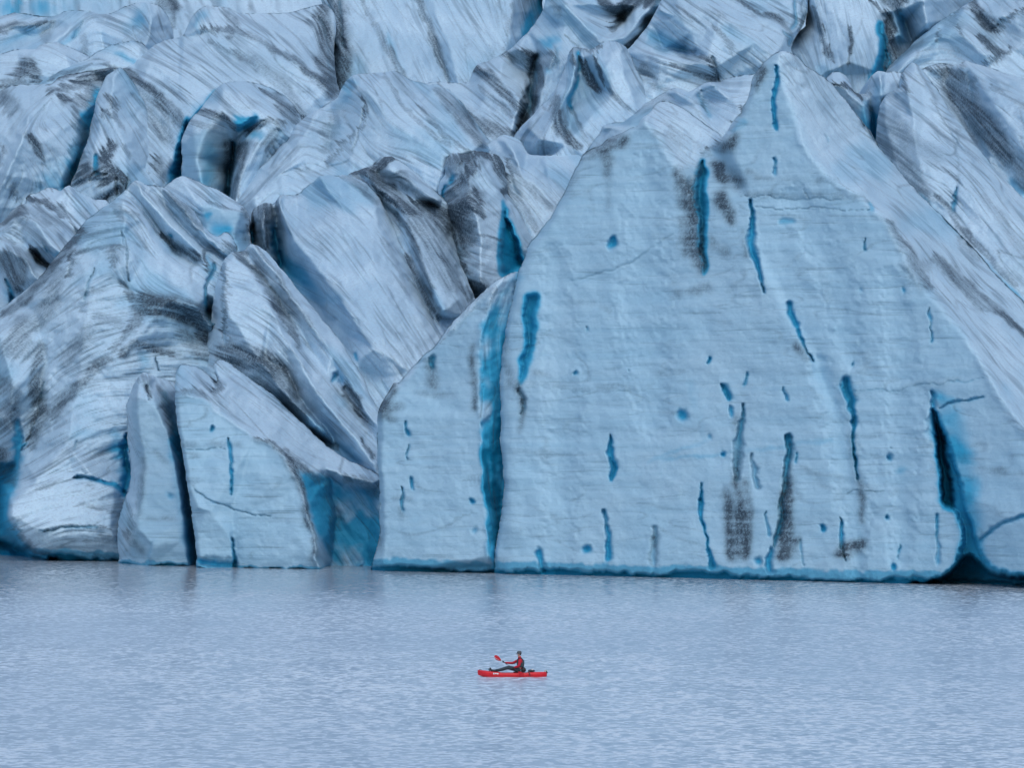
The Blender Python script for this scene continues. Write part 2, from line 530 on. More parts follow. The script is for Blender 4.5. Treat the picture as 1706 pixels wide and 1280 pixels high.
    cell &= ~(far[:-1, :-1] | far[:-1, 1:] | far[1:, :-1] | far[1:, 1:])
    # keep only the largest connected piece? (outlines are simple, so one piece)
    used = np.zeros(sh, bool)
    used[:-1, :-1] |= cell; used[:-1, 1:] |= cell; used[1:, :-1] |= cell; used[1:, 1:] |= cell
    snap = used & ~ins
    PX = np.where(snap, qx, X); PY = np.where(snap, qy, Y)
    idx = np.full(sh, -1, np.int64); n = int(used.sum()); idx[used] = np.arange(n)
    wx, wy, wz = to_world(PX[used], PY[used], D[used])
    co = np.stack([wx, wy, wz], 1)
    ci, cj = np.nonzero(cell)
    q = np.stack([idx[ci, cj], idx[ci + 1, cj], idx[ci + 1, cj + 1], idx[ci, cj + 1]], 1)
    # boundary edges, extruded back into a body that narrows
    e = np.concatenate([q[:, [0, 1]], q[:, [1, 2]], q[:, [2, 3]], q[:, [3, 0]]])
    key = {}
    es = np.sort(e, 1); kk = es[:, 0] * (n + 1) + es[:, 1]
    u, first, cnt = np.unique(kk, return_index=True, return_counts=True)
    be = e[first[cnt == 1]]
    bv = np.unique(be)
    rmap = np.full(n, -1, np.int64); rmap[bv] = np.arange(len(bv))
    cxw, czw = co[:, 0].mean(), co[:, 2].mean()
    cols = np.stack([np.clip(Q, 0, 1)[used], np.clip(B, 0, 1)[used], fm[used], streak[used]], 1)
    allco = [co]; allcol = [cols]; quads = [q]
    prev = bv; base = n
    for bk, shr in ((1.2, 0.997), (4.0, 0.985), (back * 0.45, 0.93), (back, 0.80)):
        c = co[bv].copy()
        c[:, 0] = cxw + (c[:, 0] - cxw) * shr; c[:, 2] = czw + (c[:, 2] - czw) * shr; c[:, 1] += bk * K
        allco.append(c); allcol.append(cols[bv])
        cur = np.arange(base, base + len(bv)); base += len(bv)
        a = rmap[be[:, 0]]; b = rmap[be[:, 1]]
        quads.append(np.stack([prev[b] if prev is not bv else be[:, 1], prev[a] if prev is not bv else be[:, 0], cur[a], cur[b]], 1))
        prev = cur
    co = np.concatenate(allco); cols = np.concatenate(allcol); q = np.concatenate(quads)
    me = bpy.data.meshes.new(name)
    me.vertices.add(len(co)); me.vertices.foreach_set("co", co.astype(np.float32).ravel())
    me.loops.add(len(q) * 4); me.loops.foreach_set("vertex_index", q.astype(np.int32).ravel())
    me.polygons.add(len(q)); me.polygons.foreach_set("loop_start", np.arange(0, len(q) * 4, 4, dtype=np.int32))
    me.polygons.foreach_set("use_smooth", np.ones(len(q), bool))
    me.update(calc_edges=True)
    ca = me.color_attributes.new("ice", 'FLOAT_COLOR', 'POINT')
    ca.data.foreach_set("color", cols.astype(np.float32).ravel())
    me.materials.append(ICE)
    o = bpy.data.objects.new(name, me)
    col.objects.link(o)
    tag(o, label, cat if kind is None else None, group, kind)
    return o

# ---------------------------------------------------------------- the lake
wb = bmesh.new()
for x, y in ((-900, 20), (900, 20), (900, 1400), (-900, 1400)): wb.verts.new((x, y, 0))
wb.faces.new(wb.verts)
wm = bpy.data.meshes.new("lake_water"); wb.to_mesh(wm); wb.free(); wm.materials.append(WATER)
lake = bpy.data.objects.new("lake_water", wm); col.objects.link(lake); tag(lake, kind="structure")

# ---------------------------------------------------------------- the glacier, back to front
# mass of ice that everything stands on; only its top left shows
build_ice("glacier", [(-380, -420, 900), (300, -420, 905), (1200, -420, 905), (2080, -420, 895), (2080, 300, 780), (2080, 1060, 700),
                      (900, 1060, 700), (-380, 1060, 700), (-380, 300, 790)],
          cr=[[(-200, 0, 830), (400, 0, 832), (1100, 0, 832), (1900, 0, 825)], [(-200, 300, 770), (1000, 300, 770), (1900, 300, 765)]],
          g=[(0, 0, 85), (300, 0, 70), (900, 0, 60), (1600, 0, 45)], carve=[([(28, -30, 8), (32, 26, 7)], 2, .4, .6), ([(92, -30, 4), (90, 26, 3)], 1, .3, .5)],
          blue=[([(-60, 20, 60), (20, 14, 26)], .42), ([(40, 18, 22), (90, 14, 28)], .34), ([(130, 5, 30), (200, 5, 20)], .2)],
          dirt=[([(272, 0, 14), (292, 14, 12), (283, 40, 5)], 1.0)], kind="structure", step=5.0, rough=2.2, back=60, smooth=6)

def FD(x, y):
    return float(foot_depth(min(x, 1706)) + (-.09 * (x - 1706) if x > 1706 else 0) + 0.018 * (960 - y))


G_TOP = "ice ridges along the top of the glacier"
G_LEFT = "ice ridges on the left slope"
G_MID = "ice ridges in the middle slope"
G_RIGHT = "ice ridges on the right slope"
G_FRONT = "ice blocks standing in the lake"

build_ice("ice_ridge", [(-160, 45, 775), (-60, 30, 772), (0, 27, 770), (22, 22, 770), (60, 26, 770), (80, 28, 770), (97, 24, 768), (112, 17, 766), (130, 16, 766), (145, 17, 766),
                        (180, 22, 766), (210, 10, 764), (225, 5, 763), (240, 3, 762), (255, 5, 762), (268, 12, 762), (278, 24, 764), (288, 49, 766), (300, 90, 764),
                        (330, 150, 755), (200, 220, 748), (-160, 220, 745)],
          cr=[[(247, 6, 758), (252, 30, 752), (250, 55, 750), (235, 80, 748)], [(150, 22, 760), (120, 40, 754), (95, 62, 750), (70, 80, 748), (40, 95, 745)],
              [(0, 46, 760), (60, 38, 760), (95, 28, 762)], [(0, 85, 752)], [(60, 60, 762), (85, 50, 762)], [(170, 50, 758)]],
          g=[(40, 60, -20), (120, 40, -45), (200, 30, 20), (230, 60, 35), (268, 30, 75)],
          blue=[([(10, 75, 22), (50, 55, 22)], .34), ([(240, 10, 12), (225, 45, 20)], .3), ([(110, 66, 8), (125, 55, 8)], .42), ([(100, 28, 12), (108, 35, 10)], .2)],
          carve=[([(137, 34, 2), (128, 50, 3), (120, 62, 3)], 1.0, .3, .6), ([(270, 54, 12), (235, 60, 8), (205, 68, 3)], .6, .05, .4)],
          dirt=[([(0, 48, 8), (45, 42, 5), (90, 34, 4)], .8), ([(85, 40, 8), (75, 60, 12)], .5), ([(8, 52, 5)], .9), ([(135, 65, 8), (140, 85, 10)], .45)],
          label="pale ice ridge at the very top left with a smooth white right hump", group=G_TOP)

build_ice("ice_ridge", [(-160, 100, 742), (-50, 92, 742), (0, 88, 742), (15, 84, 742), (30, 82, 742), (48, 83, 741), (60, 80, 740), (72, 72, 740), (85, 70, 740), (98, 70, 740), (112, 75, 740),
                        (128, 83, 741), (145, 93, 742), (190, 130, 742), (190, 200, 730), (-160, 220, 728)],
          cr=[[(56, 86, 736), (48, 100, 733), (35, 125, 730)], [(110, 95, 733), (120, 120, 730)]],
          g=[(20, 100, -10), (50, 120, 30), (110, 85, 30), (60, 150, -15)], blue=[([(-4, 103, 6)], .6), ([(30, 92, 14)], .15)],
          dirt=[([(25, 125, 12), (50, 112, 14), (60, 135, 10)], .95), ([(5, 140, 12), (40, 138, 6)], .7)], rough=.8, grime=.5,
          label="smooth white rounded hump of ice near the top left edge", group=G_TOP)

build_ice("ice_ridge", [(60, 138, 732), (85, 122, 732), (120, 106, 732), (145, 97, 732), (160, 88, 731), (180, 78, 730), (199, 71, 730), (212, 68, 730), (226, 67, 730), (236, 71, 730), (246, 80, 731),
                        (262, 90, 733), (300, 120, 733), (260, 220, 722), (60, 220, 720)],
          cr=[[(140, 107, 728), (175, 100, 727), (205, 95, 726), (225, 108, 726)], [(75, 132, 728), (130, 118, 726), (180, 108, 724)]],
          g=[(140, 105, -12), (200, 90, 20), (230, 80, 45), (100, 125, -15)], dirt=[([(80, 130, 3), (125, 118, 4), (150, 108, 3)], .7), ([(180, 104, 3), (195, 112, 4)], .6)],
          blue=[([(195, 88, 5), (215, 98, 6), (222, 106, 4)], .35)], grime=.8,
          label="low pale rounded swell of ice between the white hump and the broad streaked slope", group=G_TOP)

# broad smooth wall in the top middle
build_ice("ice_ridge", [(540, -90, 775), (930, -90, 780), (925, -30, 778), (905, 0, 776), (915, 60, 770), (900, 200, 745), (720, 260, 735), (560, 220, 735), (545, 60, 755)],
          cr=[[(560, 40, 752), (565, 90, 746), (580, 140, 740)], [(630, -60, 762), (640, 30, 750), (652, 92, 742), (668, 128, 738), (680, 160, 736)],
              [(672, -60, 770), (690, 0, 760), (722, 62, 752), (745, 130, 746), (750, 180, 742)], [(700, -60, 764), (718, 0, 757), (745, 70, 748), (765, 140, 741)],
              [(860, -30, 762), (850, 60, 752), (820, 140, 742)]],
          g=[(590, 40, 60), (650, 60, 66), (720, 70, 64), (800, 60, 55), (860, 20, 80)],
          dirt=[([(556, -30, 14), (562, 40, 22), (568, 110, 20), (560, 150, 10)], 1.0), ([(548, 10, 8), (575, 15, 10)], .8), ([(690, -10, 4), (712, 40, 7), (735, 95, 7), (748, 135, 5)], .85),
                ([(600, 0, 3), (625, 40, 5), (655, 100, 5), (675, 135, 3)], .7), ([(856, 10, 3), (835, 90, 3)], .4), ([(830, 0, 2), (850, 50, 4)], .3)],
          blue=[([(915, -10, 14), (890, 30, 18), (875, 60, 14)], .7), ([(850, 80, 40), (780, 120, 30)], .16), ([(900, 0, 8), (880, 45, 8)], .5), ([(645, 60, 6), (670, 120, 8)], .22)],
          carve=[([(550, 10, 3), (553, 60, 4), (556, 110, 4)], 2.0, .5, .8), ([(568, 0, 3), (571, 50, 3), (572, 78, 3)], 2.0, .3, .9)], rough=.75, grime=.7,
          label="wide smooth pale blue ice wall at top centre, crossed by two dark diagonal creases", group=G_TOP)

build_ice("ice_ridge", [(172, 128, 728), (200, 108, 728), (222, 98, 729), (244, 84, 730), (262, 72, 731), (280, 63, 732), (297, 60, 733), (307, 52, 734), (312, 40, 735), (320, 28, 736), (332, 15, 736), (345, 9, 736),
                        (360, 9, 736), (376, 11, 736), (394, 20, 736), (410, 22, 737), (430, 21, 738), (450, 22, 739), (469, 22, 740), (490, 20, 742), (512, 13, 744), (530, 7, 745), (548, 8, 745),
                        (560, 30, 740), (558, 80, 730), (562, 140, 720), (600, 240, 710), (560, 420, 690), (300, 420, 680), (250, 330, 685), (225, 220, 700)],
          cr=[[(345, 12, 733), (330, 30, 728), (320, 48, 726)], [(397, 37, 728), (431, 64, 720), (487, 97, 714), (544, 146, 708)], [(307, 60, 728), (370, 50, 724), (400, 34, 730)],
              [(350, 70, 722), (430, 120, 712), (500, 190, 704)], [(250, 100, 718), (300, 140, 708), (320, 190, 700), (305, 230, 700), (292, 290, 700)], [(200, 118, 722), (230, 150, 712), (265, 200, 705), (285, 260, 700)]],
          g=[(250, 95, 25), (320, 90, 30), (380, 40, 40), (430, 60, 32), (480, 100, 38), (520, 140, 42), (400, 150, 36), (460, 190, 40), (260, 150, 42), (290, 200, 60), (340, 30, 60), (500, 40, 25), (535, 60, 70)],
          dirt=[([(330, 50, 3), (380, 45, 5), (430, 66, 6), (487, 98, 5), (545, 148, 8)], .72), ([(350, 70, 4), (420, 100, 8), (470, 140, 10), (505, 190, 12)], .5), ([(450, 160, 8), (500, 195, 8)], .9),
                ([(205, 116, 5), (245, 145, 9), (280, 180, 11), (300, 205, 10)], .95), ([(225, 145, 8), (262, 185, 16), (280, 230, 12)], .6), ([(262, 262, 8), (268, 300, 10), (255, 300, 6)], .85),
                ([(536, 20, 14), (542, 60, 20), (548, 110, 24), (552, 150, 16)], .9), ([(370, 15, 4), (395, 40, 8), (385, 60, 8)], .6), ([(545, 60, 8), (520, 40, 8)], .6), ([(480, 190, 6), (510, 195, 4)], .9)],
          blue=[([(318, 40, 8), (345, 20, 10)], .25), ([(350, 165, 14), (325, 185, 12)], .4)],
          caves=[([(360, 150), (340, 172), (322, 190), (310, 205), (298, 232), (290, 262), (280, 300), (278, 330), (330, 330), (330, 200)], 3.0, .72), ([(312, 196), (301, 232), (296, 262), (288, 300), (288, 330), (320, 330), (320, 220)], 4, 1.0)],
          carve=[([(535, 30, 2), (545, 80, 3), (548, 118, 2)], 1.8, .3, .8),
                 ([(325, 14, 1.5), (310, 44, 2), (307, 58, 2)], 1.5, .2, .9), ([(247, 78, 3)], 1, .6, .9)], rough=1.0, grime=1.0,
          label="broad grey-white ice slope with long curving streaks, upper left, above the deep blue slot", group=G_LEFT)

build_ice("ice_ridge", [(-160, 170, 722), (-60, 158, 722), (0, 152, 720), (12, 146, 720), (25, 141, 720), (50, 140, 719), (70, 138, 718), (85, 138, 717), (98, 128, 716), (112, 123, 716), (130, 120, 715), (150, 116, 714),
                        (170, 113, 713), (190, 111, 712), (203, 112, 712), (215, 140, 712), (200, 300, 700), (140, 360, 690), (-160, 460, 680)],
          cr=[[(85, 140, 712), (70, 160, 706), (50, 185, 700), (20, 240, 694), (0, 300, 690)], [(112, 128, 712), (105, 160, 706), (130, 200, 698), (128, 250, 694), (105, 300, 688)],
              [(175, 128, 714), (160, 165, 708), (148, 220, 706), (134, 265, 702), (118, 310, 700)], [(41, 212, 684), (30, 240, 682), (10, 290, 680), (-20, 340, 680)], [(41, 212, 684), (62, 235, 686), (85, 270, 688), (100, 310, 688)], [(190, 112, 711), (172, 118, 708)]],
          g=[(60, 160, -45), (20, 200, -52), (110, 180, 50), (150, 130, -15), (120, 240, 60), (40, 260, 50), (10, 300, -60), (140, 160, 30)],
          dirt=[([(82, 152, 6), (120, 140, 8), (150, 130, 9), (178, 124, 10)], 1.0), ([(110, 165, 10), (140, 165, 14), (150, 145, 14)], .85), ([(5, 160, 16), (20, 175, 12), (10, 190, 10)], .7), ([(45, 225, 8), (60, 245, 10), (70, 265, 5)], 1.0),
                ([(125, 190, 8), (135, 225, 10), (120, 260, 6)], .55), ([(80, 138, 3), (105, 125, 3), (150, 117, 3), (195, 112, 4)], .9), ([(22, 310, 6), (30, 330, 4)], .8), ([(0, 250, 10), (-5, 270, 10)], .7)],
          blue=[([(160, 155, 12), (148, 200, 16), (130, 260, 20), (112, 310, 20)], .62), ([(158, 160, 6), (146, 215, 8), (122, 300, 12)], .7), ([(100, 280, 24), (80, 320, 24)], .3)], rough=1.0,  # first two strokes paint the right flank's shade as blue
          label="ice ridge at the left edge with a dirty crest and a shaded blue right flank", group=G_LEFT)

build_ice("ice_fin", [(202, 112, 706), (190, 118, 706), (178, 126, 705), (171, 138, 704), (166, 150, 703), (161, 162, 702), (157, 180, 701), (152, 200, 700), (148, 222, 698), (140, 245, 696), (130, 275, 693), (120, 307, 690),
                      (110, 345, 686), (180, 380, 680), (262, 350, 684), (272, 300, 692), (262, 262, 700), (262, 225, 704), (250, 190, 707), (230, 150, 709), (216, 126, 708)],
          cr=[[(188, 125, 702), (185, 160, 696), (190, 200, 692), (205, 240, 686), (215, 300, 680)], [(160, 180, 697), (165, 220, 692), (150, 270, 687), (145, 300, 684)], [(130, 300, 686), (160, 290, 682), (190, 300, 680)]],
          g=[(180, 150, 50), (230, 180, 48), (210, 230, 55), (160, 220, 60), (250, 260, 65), (150, 300, -30)],
          dirt=[([(175, 158, 4), (190, 172, 9), (195, 180, 4)], 1.0), ([(168, 185, 3), (190, 190, 5), (205, 210, 3)], .9), ([(205, 240, 3), (215, 262, 3)], .5), ([(135, 300, 12), (142, 280, 12), (160, 290, 10)], 1.1), ([(175, 255, 10), (188, 240, 8), (170, 275, 12)], 1.1),
                ([(165, 300, 14), (185, 290, 14), (205, 300, 12), (190, 325, 14), (165, 335, 10)], 1.15), ([(225, 160, 4), (255, 200, 6)], .5)],
          carve=[([(157, 262, 4), (159, 275, 5), (162, 290, 3)], 3, .8, .7), ([(178, 325, 2), (168, 340, 3)], 2, .1, .9), ([(192, 300, 3), (195, 325, 2)], 2, .1, 1), ([(213, 298, 1.5), (213, 320, 1.5)], 2, .1, 1), ([(148, 300, 3), (160, 285, 3), (175, 288, 3)], 2, 0, 1)],
          label="tall pale ice fin with a straight left edge and dark rubble at its foot", group=G_LEFT)

build_ice("ice_block", [(300, 312, 692), (302, 292, 692), (303, 260, 692), (303, 232, 692), (310, 212, 692), (319, 196, 692), (330, 184, 694), (340, 173, 696), (348, 160, 698), (360, 147, 700), (368, 139, 700), (378, 135, 700),
                        (390, 135, 700), (402, 134, 700), (425, 139, 700), (450, 147, 699), (470, 158, 699), (488, 175, 698), (502, 199, 698), (540, 260, 696), (480, 400, 680), (330, 380, 680), (300, 345, 690)],
          cr=[[(340, 175, 690), (362, 188, 685), (385, 200, 683), (397, 214, 682)], [(425, 198, 683), (445, 192, 684), (462, 197, 684), (472, 225, 684)],
              [(397, 218, 688), (392, 250, 690), (384, 290, 694), (378, 330, 694)], [(318, 205, 688), (325, 260, 684), (340, 320, 680)], [(440, 215, 684), (425, 240, 680), (400, 290, 678), (388, 340, 676)], [(372, 145, 692), (400, 165, 686)]],
          g=[(370, 160, 40), (440, 170, 35), (340, 210, 20), (330, 260, 10), (360, 280, 75), (440, 220, -45), (410, 270, -60), (480, 200, 45)],
          face=[[(304, 240), (345, 215), (385, 235), (375, 320), (300, 310)]],
          dirt=[([(335, 182, 4), (365, 195, 7), (390, 210, 5)], .9), ([(385, 240, 10), (382, 280, 14), (378, 320, 10)], 1.1), ([(420, 215, 6), (450, 198, 6), (468, 205, 6)], .95), ([(405, 240, 10), (395, 290, 10), (390, 330, 6)], .9),
                ([(440, 150, 4), (470, 170, 8), (495, 190, 6)], .9), ([(465, 175, 6), (490, 200, 5)], .8), ([(320, 200, 5), (350, 215, 8)], .5), ([(460, 215, 8), (440, 240, 8)], .6)],
          blue=[([(400, 205, 10), (420, 198, 12)], .6), ([(350, 250, 18), (345, 300, 16)], .32), ([(418, 225, 10), (435, 225, 8)], .35)],
          carve=[([(390, 240, 5), (384, 290, 7), (376, 330, 8)], 7, .75, 0), ([(398, 212, 7), (412, 208, 9), (424, 202, 6)], 4, .55, 0)], smooth=3,
          label="broken ice block with a capped top and dark cleft, right of the deep blue slot", group=G_LEFT)

# ridges of the middle slope
build_ice("ice_ridge", [(690, 145, 728), (709, 139, 728), (724, 137, 728), (745, 138, 727), (768, 139, 726), (780, 135, 725), (785, 122, 725), (790, 112, 725), (800, 105, 725), (812, 101, 724), (825, 95, 724), (840, 88, 724), (852, 79, 724),
                        (862, 69, 725), (872, 58, 726), (881, 49, 727), (890, 37, 729), (900, 22, 731), (908, 2, 734), (912, -30, 740), (915, -90, 760), (1120, -90, 760), (1110, 0, 735), (1085, 35, 730), (1070, 66, 725), (1052, 82, 720), (1020, 110, 715),
                        (960, 200, 705), (900, 280, 690), (820, 290, 690), (760, 270, 700), (710, 200, 715)],
          cr=[[(792, 114, 721), (830, 130, 714), (870, 165, 706), (895, 185, 702)], [(740, 150, 722), (790, 185, 712), (850, 225, 702)], [(862, 80, 720), (895, 90, 722), (885, 130, 724), (882, 170, 718), (865, 222, 712)],
              [(905, 10, 726), (940, 5, 716), (975, 40, 714), (1000, 70, 714)], [(940, 45, 718), (960, 65, 716)], [(1040, 30, 732), (1020, 48, 724)], [(1060, 8, 726), (1045, 30, 728)], [(1090, 10, 724), (1060, 40, 720), (1040, 60, 716)],
              [(920, 90, 708), (905, 140, 706), (885, 200, 700)]],
          g=[(750, 170, 42), (800, 160, 42), (850, 130, 35), (850, 190, 42), (880, 70, 25), (930, 30, 50), (960, 60, 45), (990, 20, 20), (1050, 60, -40), (1085, 30, -45), (885, 140, 85), (905, 160, -60)],
          dirt=[([(845, 92, 8), (880, 95, 14), (915, 95, 16)], .8), ([(885, 95, 16), (890, 130, 20), (885, 170, 14), (868, 220, 8)], 1.25), ([(725, 140, 4), (760, 180, 12), (810, 215, 14), (855, 222, 8)], .85), ([(790, 115, 6), (815, 130, 8), (850, 165, 8), (870, 185, 6)], .85),
                ([(800, 145, 4), (850, 190, 5)], .6), ([(1000, 0, 10), (1030, 20, 12), (1050, 5, 16), (1070, -10, 12)], 1.1), ([(1020, 45, 5), (1038, 28, 8)], 1.1), ([(1085, 5, 10), (1095, -5, 10)], 1.0), ([(1085, 30, 6), (1060, 65, 9), (1045, 78, 5)], 1.0), ([(1065, 62, 8), (1052, 75, 6)], .9),
                ([(920, 5, 5), (935, 20, 5)], .5)],
          blue=[([(925, 60, 12), (905, 70, 16)], .4), ([(890, 130, 8), (886, 160, 8)], .55), ([(1072, 45, 5), (1070, 55, 5)], .6), ([(930, 80, 8), (915, 110, 12)], .3)],
          carve=[([(893, 95, 7), (890, 135, 9), (884, 172, 9), (865, 222, 6)], 4.5, .35, .9), ([(1105, -30, 6), (1090, 20, 5), (1072, 52, 5), (1050, 78, 3)], 4, .35, .5), ([(940, 60, 1.5), (970, 80, 2), (985, 86, 2)], 1, .1, .7), ([(1042, -5, 6), (1040, 25, 8), (1018, 48, 4)], 3, .1, 1)],
          label="ridge of ice streaked with soot-dark diagonal bands around a black gully, upper middle", group=G_MID)

build_ice("ice_ridge", [(1020, 95, 716), (1045, 82, 716), (1056, 72, 716), (1070, 54, 717), (1082, 36, 718), (1092, 20, 719), (1102, 4, 720), (1112, -20, 724), (1125, -90, 740), (1340, -90, 740), (1347, -20, 730), (1346, 15, 722), (1338, 38, 718), (1326, 58, 714),
                        (1318, 80, 712), (1330, 160, 700), (1300, 230, 690), (1150, 260, 685), (1020, 220, 695)],
          cr=[[(1100, 15, 712), (1130, 30, 708), (1150, 55, 706), (1160, 80, 704)], [(1075, 68, 712), (1105, 80, 714), (1140, 84, 714), (1160, 82, 712)], [(1050, 85, 710), (1100, 95, 700), (1150, 105, 698)], [(1180, 92, 698), (1195, 110, 696), (1200, 130, 700)],
              [(1130, -20, 716), (1200, 20, 704), (1260, 70, 698), (1290, 100, 696)], [(1220, 0, 714), (1280, 30, 708), (1310, 60, 706)], [(1095, 140, 700)]],
          g=[(1120, 50, 40), (1180, 40, 42), (1240, 40, 35), (1260, 80, 42), (1100, 110, 15), (1160, 120, 8), (1200, 160, 40), (1290, 30, 30)],
          dirt=[([(1075, 110, 8), (1090, 140, 10), (1110, 150, 5)], .6), ([(1225, -5, 3), (1260, 20, 4), (1295, 30, 5), (1315, 50, 6)], .9), ([(1190, 40, 3), (1205, 60, 6), (1215, 85, 5)], .6), ([(1170, 92, 5), (1188, 100, 5), (1196, 125, 6)], .9), ([(1120, 105, 3), (1160, 125, 4), (1195, 130, 5)], .7), ([(1130, 10, 3), (1150, 30, 3)], .5)],
          blue=[([(1085, 60, 16), (1110, 70, 20), (1140, 80, 10)], .30), ([(1097, 140, 7), (1098, 155, 5)], .35), ([(1110, 25, 14), (1150, 60, 10)], .18)],
          carve=[([(1305, 50, 2), (1318, 60, 5), (1315, 75, 4)], 2, .4, .9), ([(1322, 0, 3), (1325, 25, 5), (1322, 45, 5)], 2.5, .4, .7), ([(1187, 95, 2), (1195, 112, 3), (1197, 130, 2)], 2, .2, .9), ([(1340, 5, 4), (1338, 35, 4), (1332, 48, 3)], 2, .1, .9), ([(1090, 80, 2), (1130, 86, 2)], .8, .3, .5)],
          label="long pale ice slope at the top with a smooth blue scoop", group=G_TOP)

build_ice("ice_ridge", [(1296, 140, 720), (1292, 100, 722), (1296, 84, 724), (1308, 78, 724), (1320, 66, 725), (1330, 52, 726), (1341, 42, 727), (1344, 20, 728), (1345, -20, 732), (1345, -90, 750), (1640, -90, 750), (1620, 20, 740), (1560, 80, 730), (1520, 140, 720), (1480, 220, 705), (1380, 260, 700)],
          cr=[[(1310, 85, 718), (1330, 90, 714), (1360, 130, 706)], [(1355, 0, 718), (1370, 60, 712), (1383, 95, 708)], [(1395, -20, 718), (1418, 50, 708), (1415, 100, 702)], [(1445, -40, 722), (1460, 20, 715), (1465, 45, 712), (1462, 118, 706)],
              [(1478, 30, 718), (1477, 70, 716), (1482, 120, 714)], [(1490, 20, 716), (1500, 60, 716)], [(1510, 40, 722), (1520, 70, 722)], [(1540, 0, 712), (1545, 40, 712)]],
          g=[(1320, 100, 50), (1370, 40, 68), (1410, 60, 85), (1440, 60, 78), (1400, 120, 80), (1490, 10, 55), (1520, 60, 70), (1570, 10, 40)],
          dirt=[([(1355, 10, 2), (1370, 60, 5), (1382, 95, 5)], .8), ([(1418, 50, 3), (1417, 80, 3), (1412, 100, 3)], .8), ([(1480, 30, 8), (1485, 50, 10)], 1.1), ([(1483, 60, 8), (1485, 90, 12), (1478, 110, 8)], 1.05), ([(1450, 0, 3), (1468, 20, 4), (1482, 30, 4)], 1.0),
                ([(1485, 0, 14), (1495, 12, 12), (1503, 0, 8)], .9), ([(1505, 30, 3)], .7), ([(1380, 80, 3), (1384, 96, 3)], 1), ([(1495, 80, 8), (1500, 95, 6)], .5)],
          blue=[([(1500, 28, 14), (1505, 60, 14)], .45), ([(1458, 118, 12), (1452, 135, 10)], .5), ([(1520, 20, 10)], .2)],
          caves=[([(1464, 36), (1469, 38), (1470, 52), (1475, 65), (1478, 83), (1480, 100), (1480, 130), (1454, 132), (1457, 110), (1464, 92), (1465, 69), (1462, 54)], 3.5, 1.0)],
          carve=[([(1418, 55, 1.5), (1416, 85, 1.5), (1412, 104, 1.5)], 1.0, .2, .6)], rough=.8, grime=.6,
          label="pale upright ice slope at the top right beside the narrow deep turquoise slot", group=G_TOP)

build_ice("ice_ridge", [(850, 300, 702), (852, 240, 702), (860, 224, 701), (868, 212, 700), (878, 200, 700), (890, 188, 699), (902, 176, 699), (912, 166, 699), (925, 145, 700), (936, 122, 701), (943, 100, 702), (947, 84, 702), (956, 77, 702),
                        (970, 80, 702), (986, 82, 702), (996, 76, 702), (1004, 71, 702), (1018, 69, 702), (1030, 69, 702), (1042, 76, 702), (1050, 90, 702), (1058, 112, 702), (1066, 128, 702), (1076, 148, 702), (1086, 168, 701), (1130, 240, 695), (1100, 330, 680), (860, 340, 680)],
          cr=[[(950, 85, 696), (957, 110, 692), (948, 150, 690), (930, 190, 684), (900, 230, 680)], [(990, 85, 692), (1003, 115, 688), (1020, 160, 686)], [(965, 85, 697), (962, 130, 697), (955, 180, 695)], [(1035, 80, 694), (1040, 120, 688), (1060, 170, 686)], [(975, 95, 696), (1000, 145, 694)], [(880, 215, 688), (940, 240, 678)]],
          g=[(900, 200, -50), (930, 160, -65), (950, 110, 85), (940, 220, 55), (990, 110, 62), (1000, 180, 48), (1040, 130, 62), (970, 220, 55), (1030, 210, 40)],
          dirt=[([(928, 165, 6), (925, 190, 10), (935, 220, 9), (960, 245, 6)], 1.0), ([(925, 175, 12), (935, 200, 12)], .8), ([(952, 90, 3), (955, 105, 4)], .9), ([(970, 105, 5), (980, 125, 9), (995, 150, 6)], 1.2), ([(990, 95, 3), (998, 115, 4), (1006, 140, 3)], 1.1),
                ([(950, 180, 3), (965, 215, 4), (985, 250, 4)], .6), ([(985, 80, 3), (1000, 75, 3)], 1), ([(948, 83, 3), (985, 85, 3)], .7), ([(885, 215, 8), (910, 240, 10)], .35), ([(1015, 155, 3), (1040, 175, 3), (1060, 182, 2)], .5)],
          blue=[([(960, 95, 4), (958, 120, 4)], .2)],
          carve=[([(966, 88, 3), (964, 108, 4), (962, 118, 3)], 2.5, .65, .3), ([(961, 125, 3), (955, 145, 4), (951, 168, 5), (954, 186, 2)], 2.5, .65, .2)],
          label="pointed ice ridge split by a thin blue crack and black wedge marks, upper middle", group=G_MID)

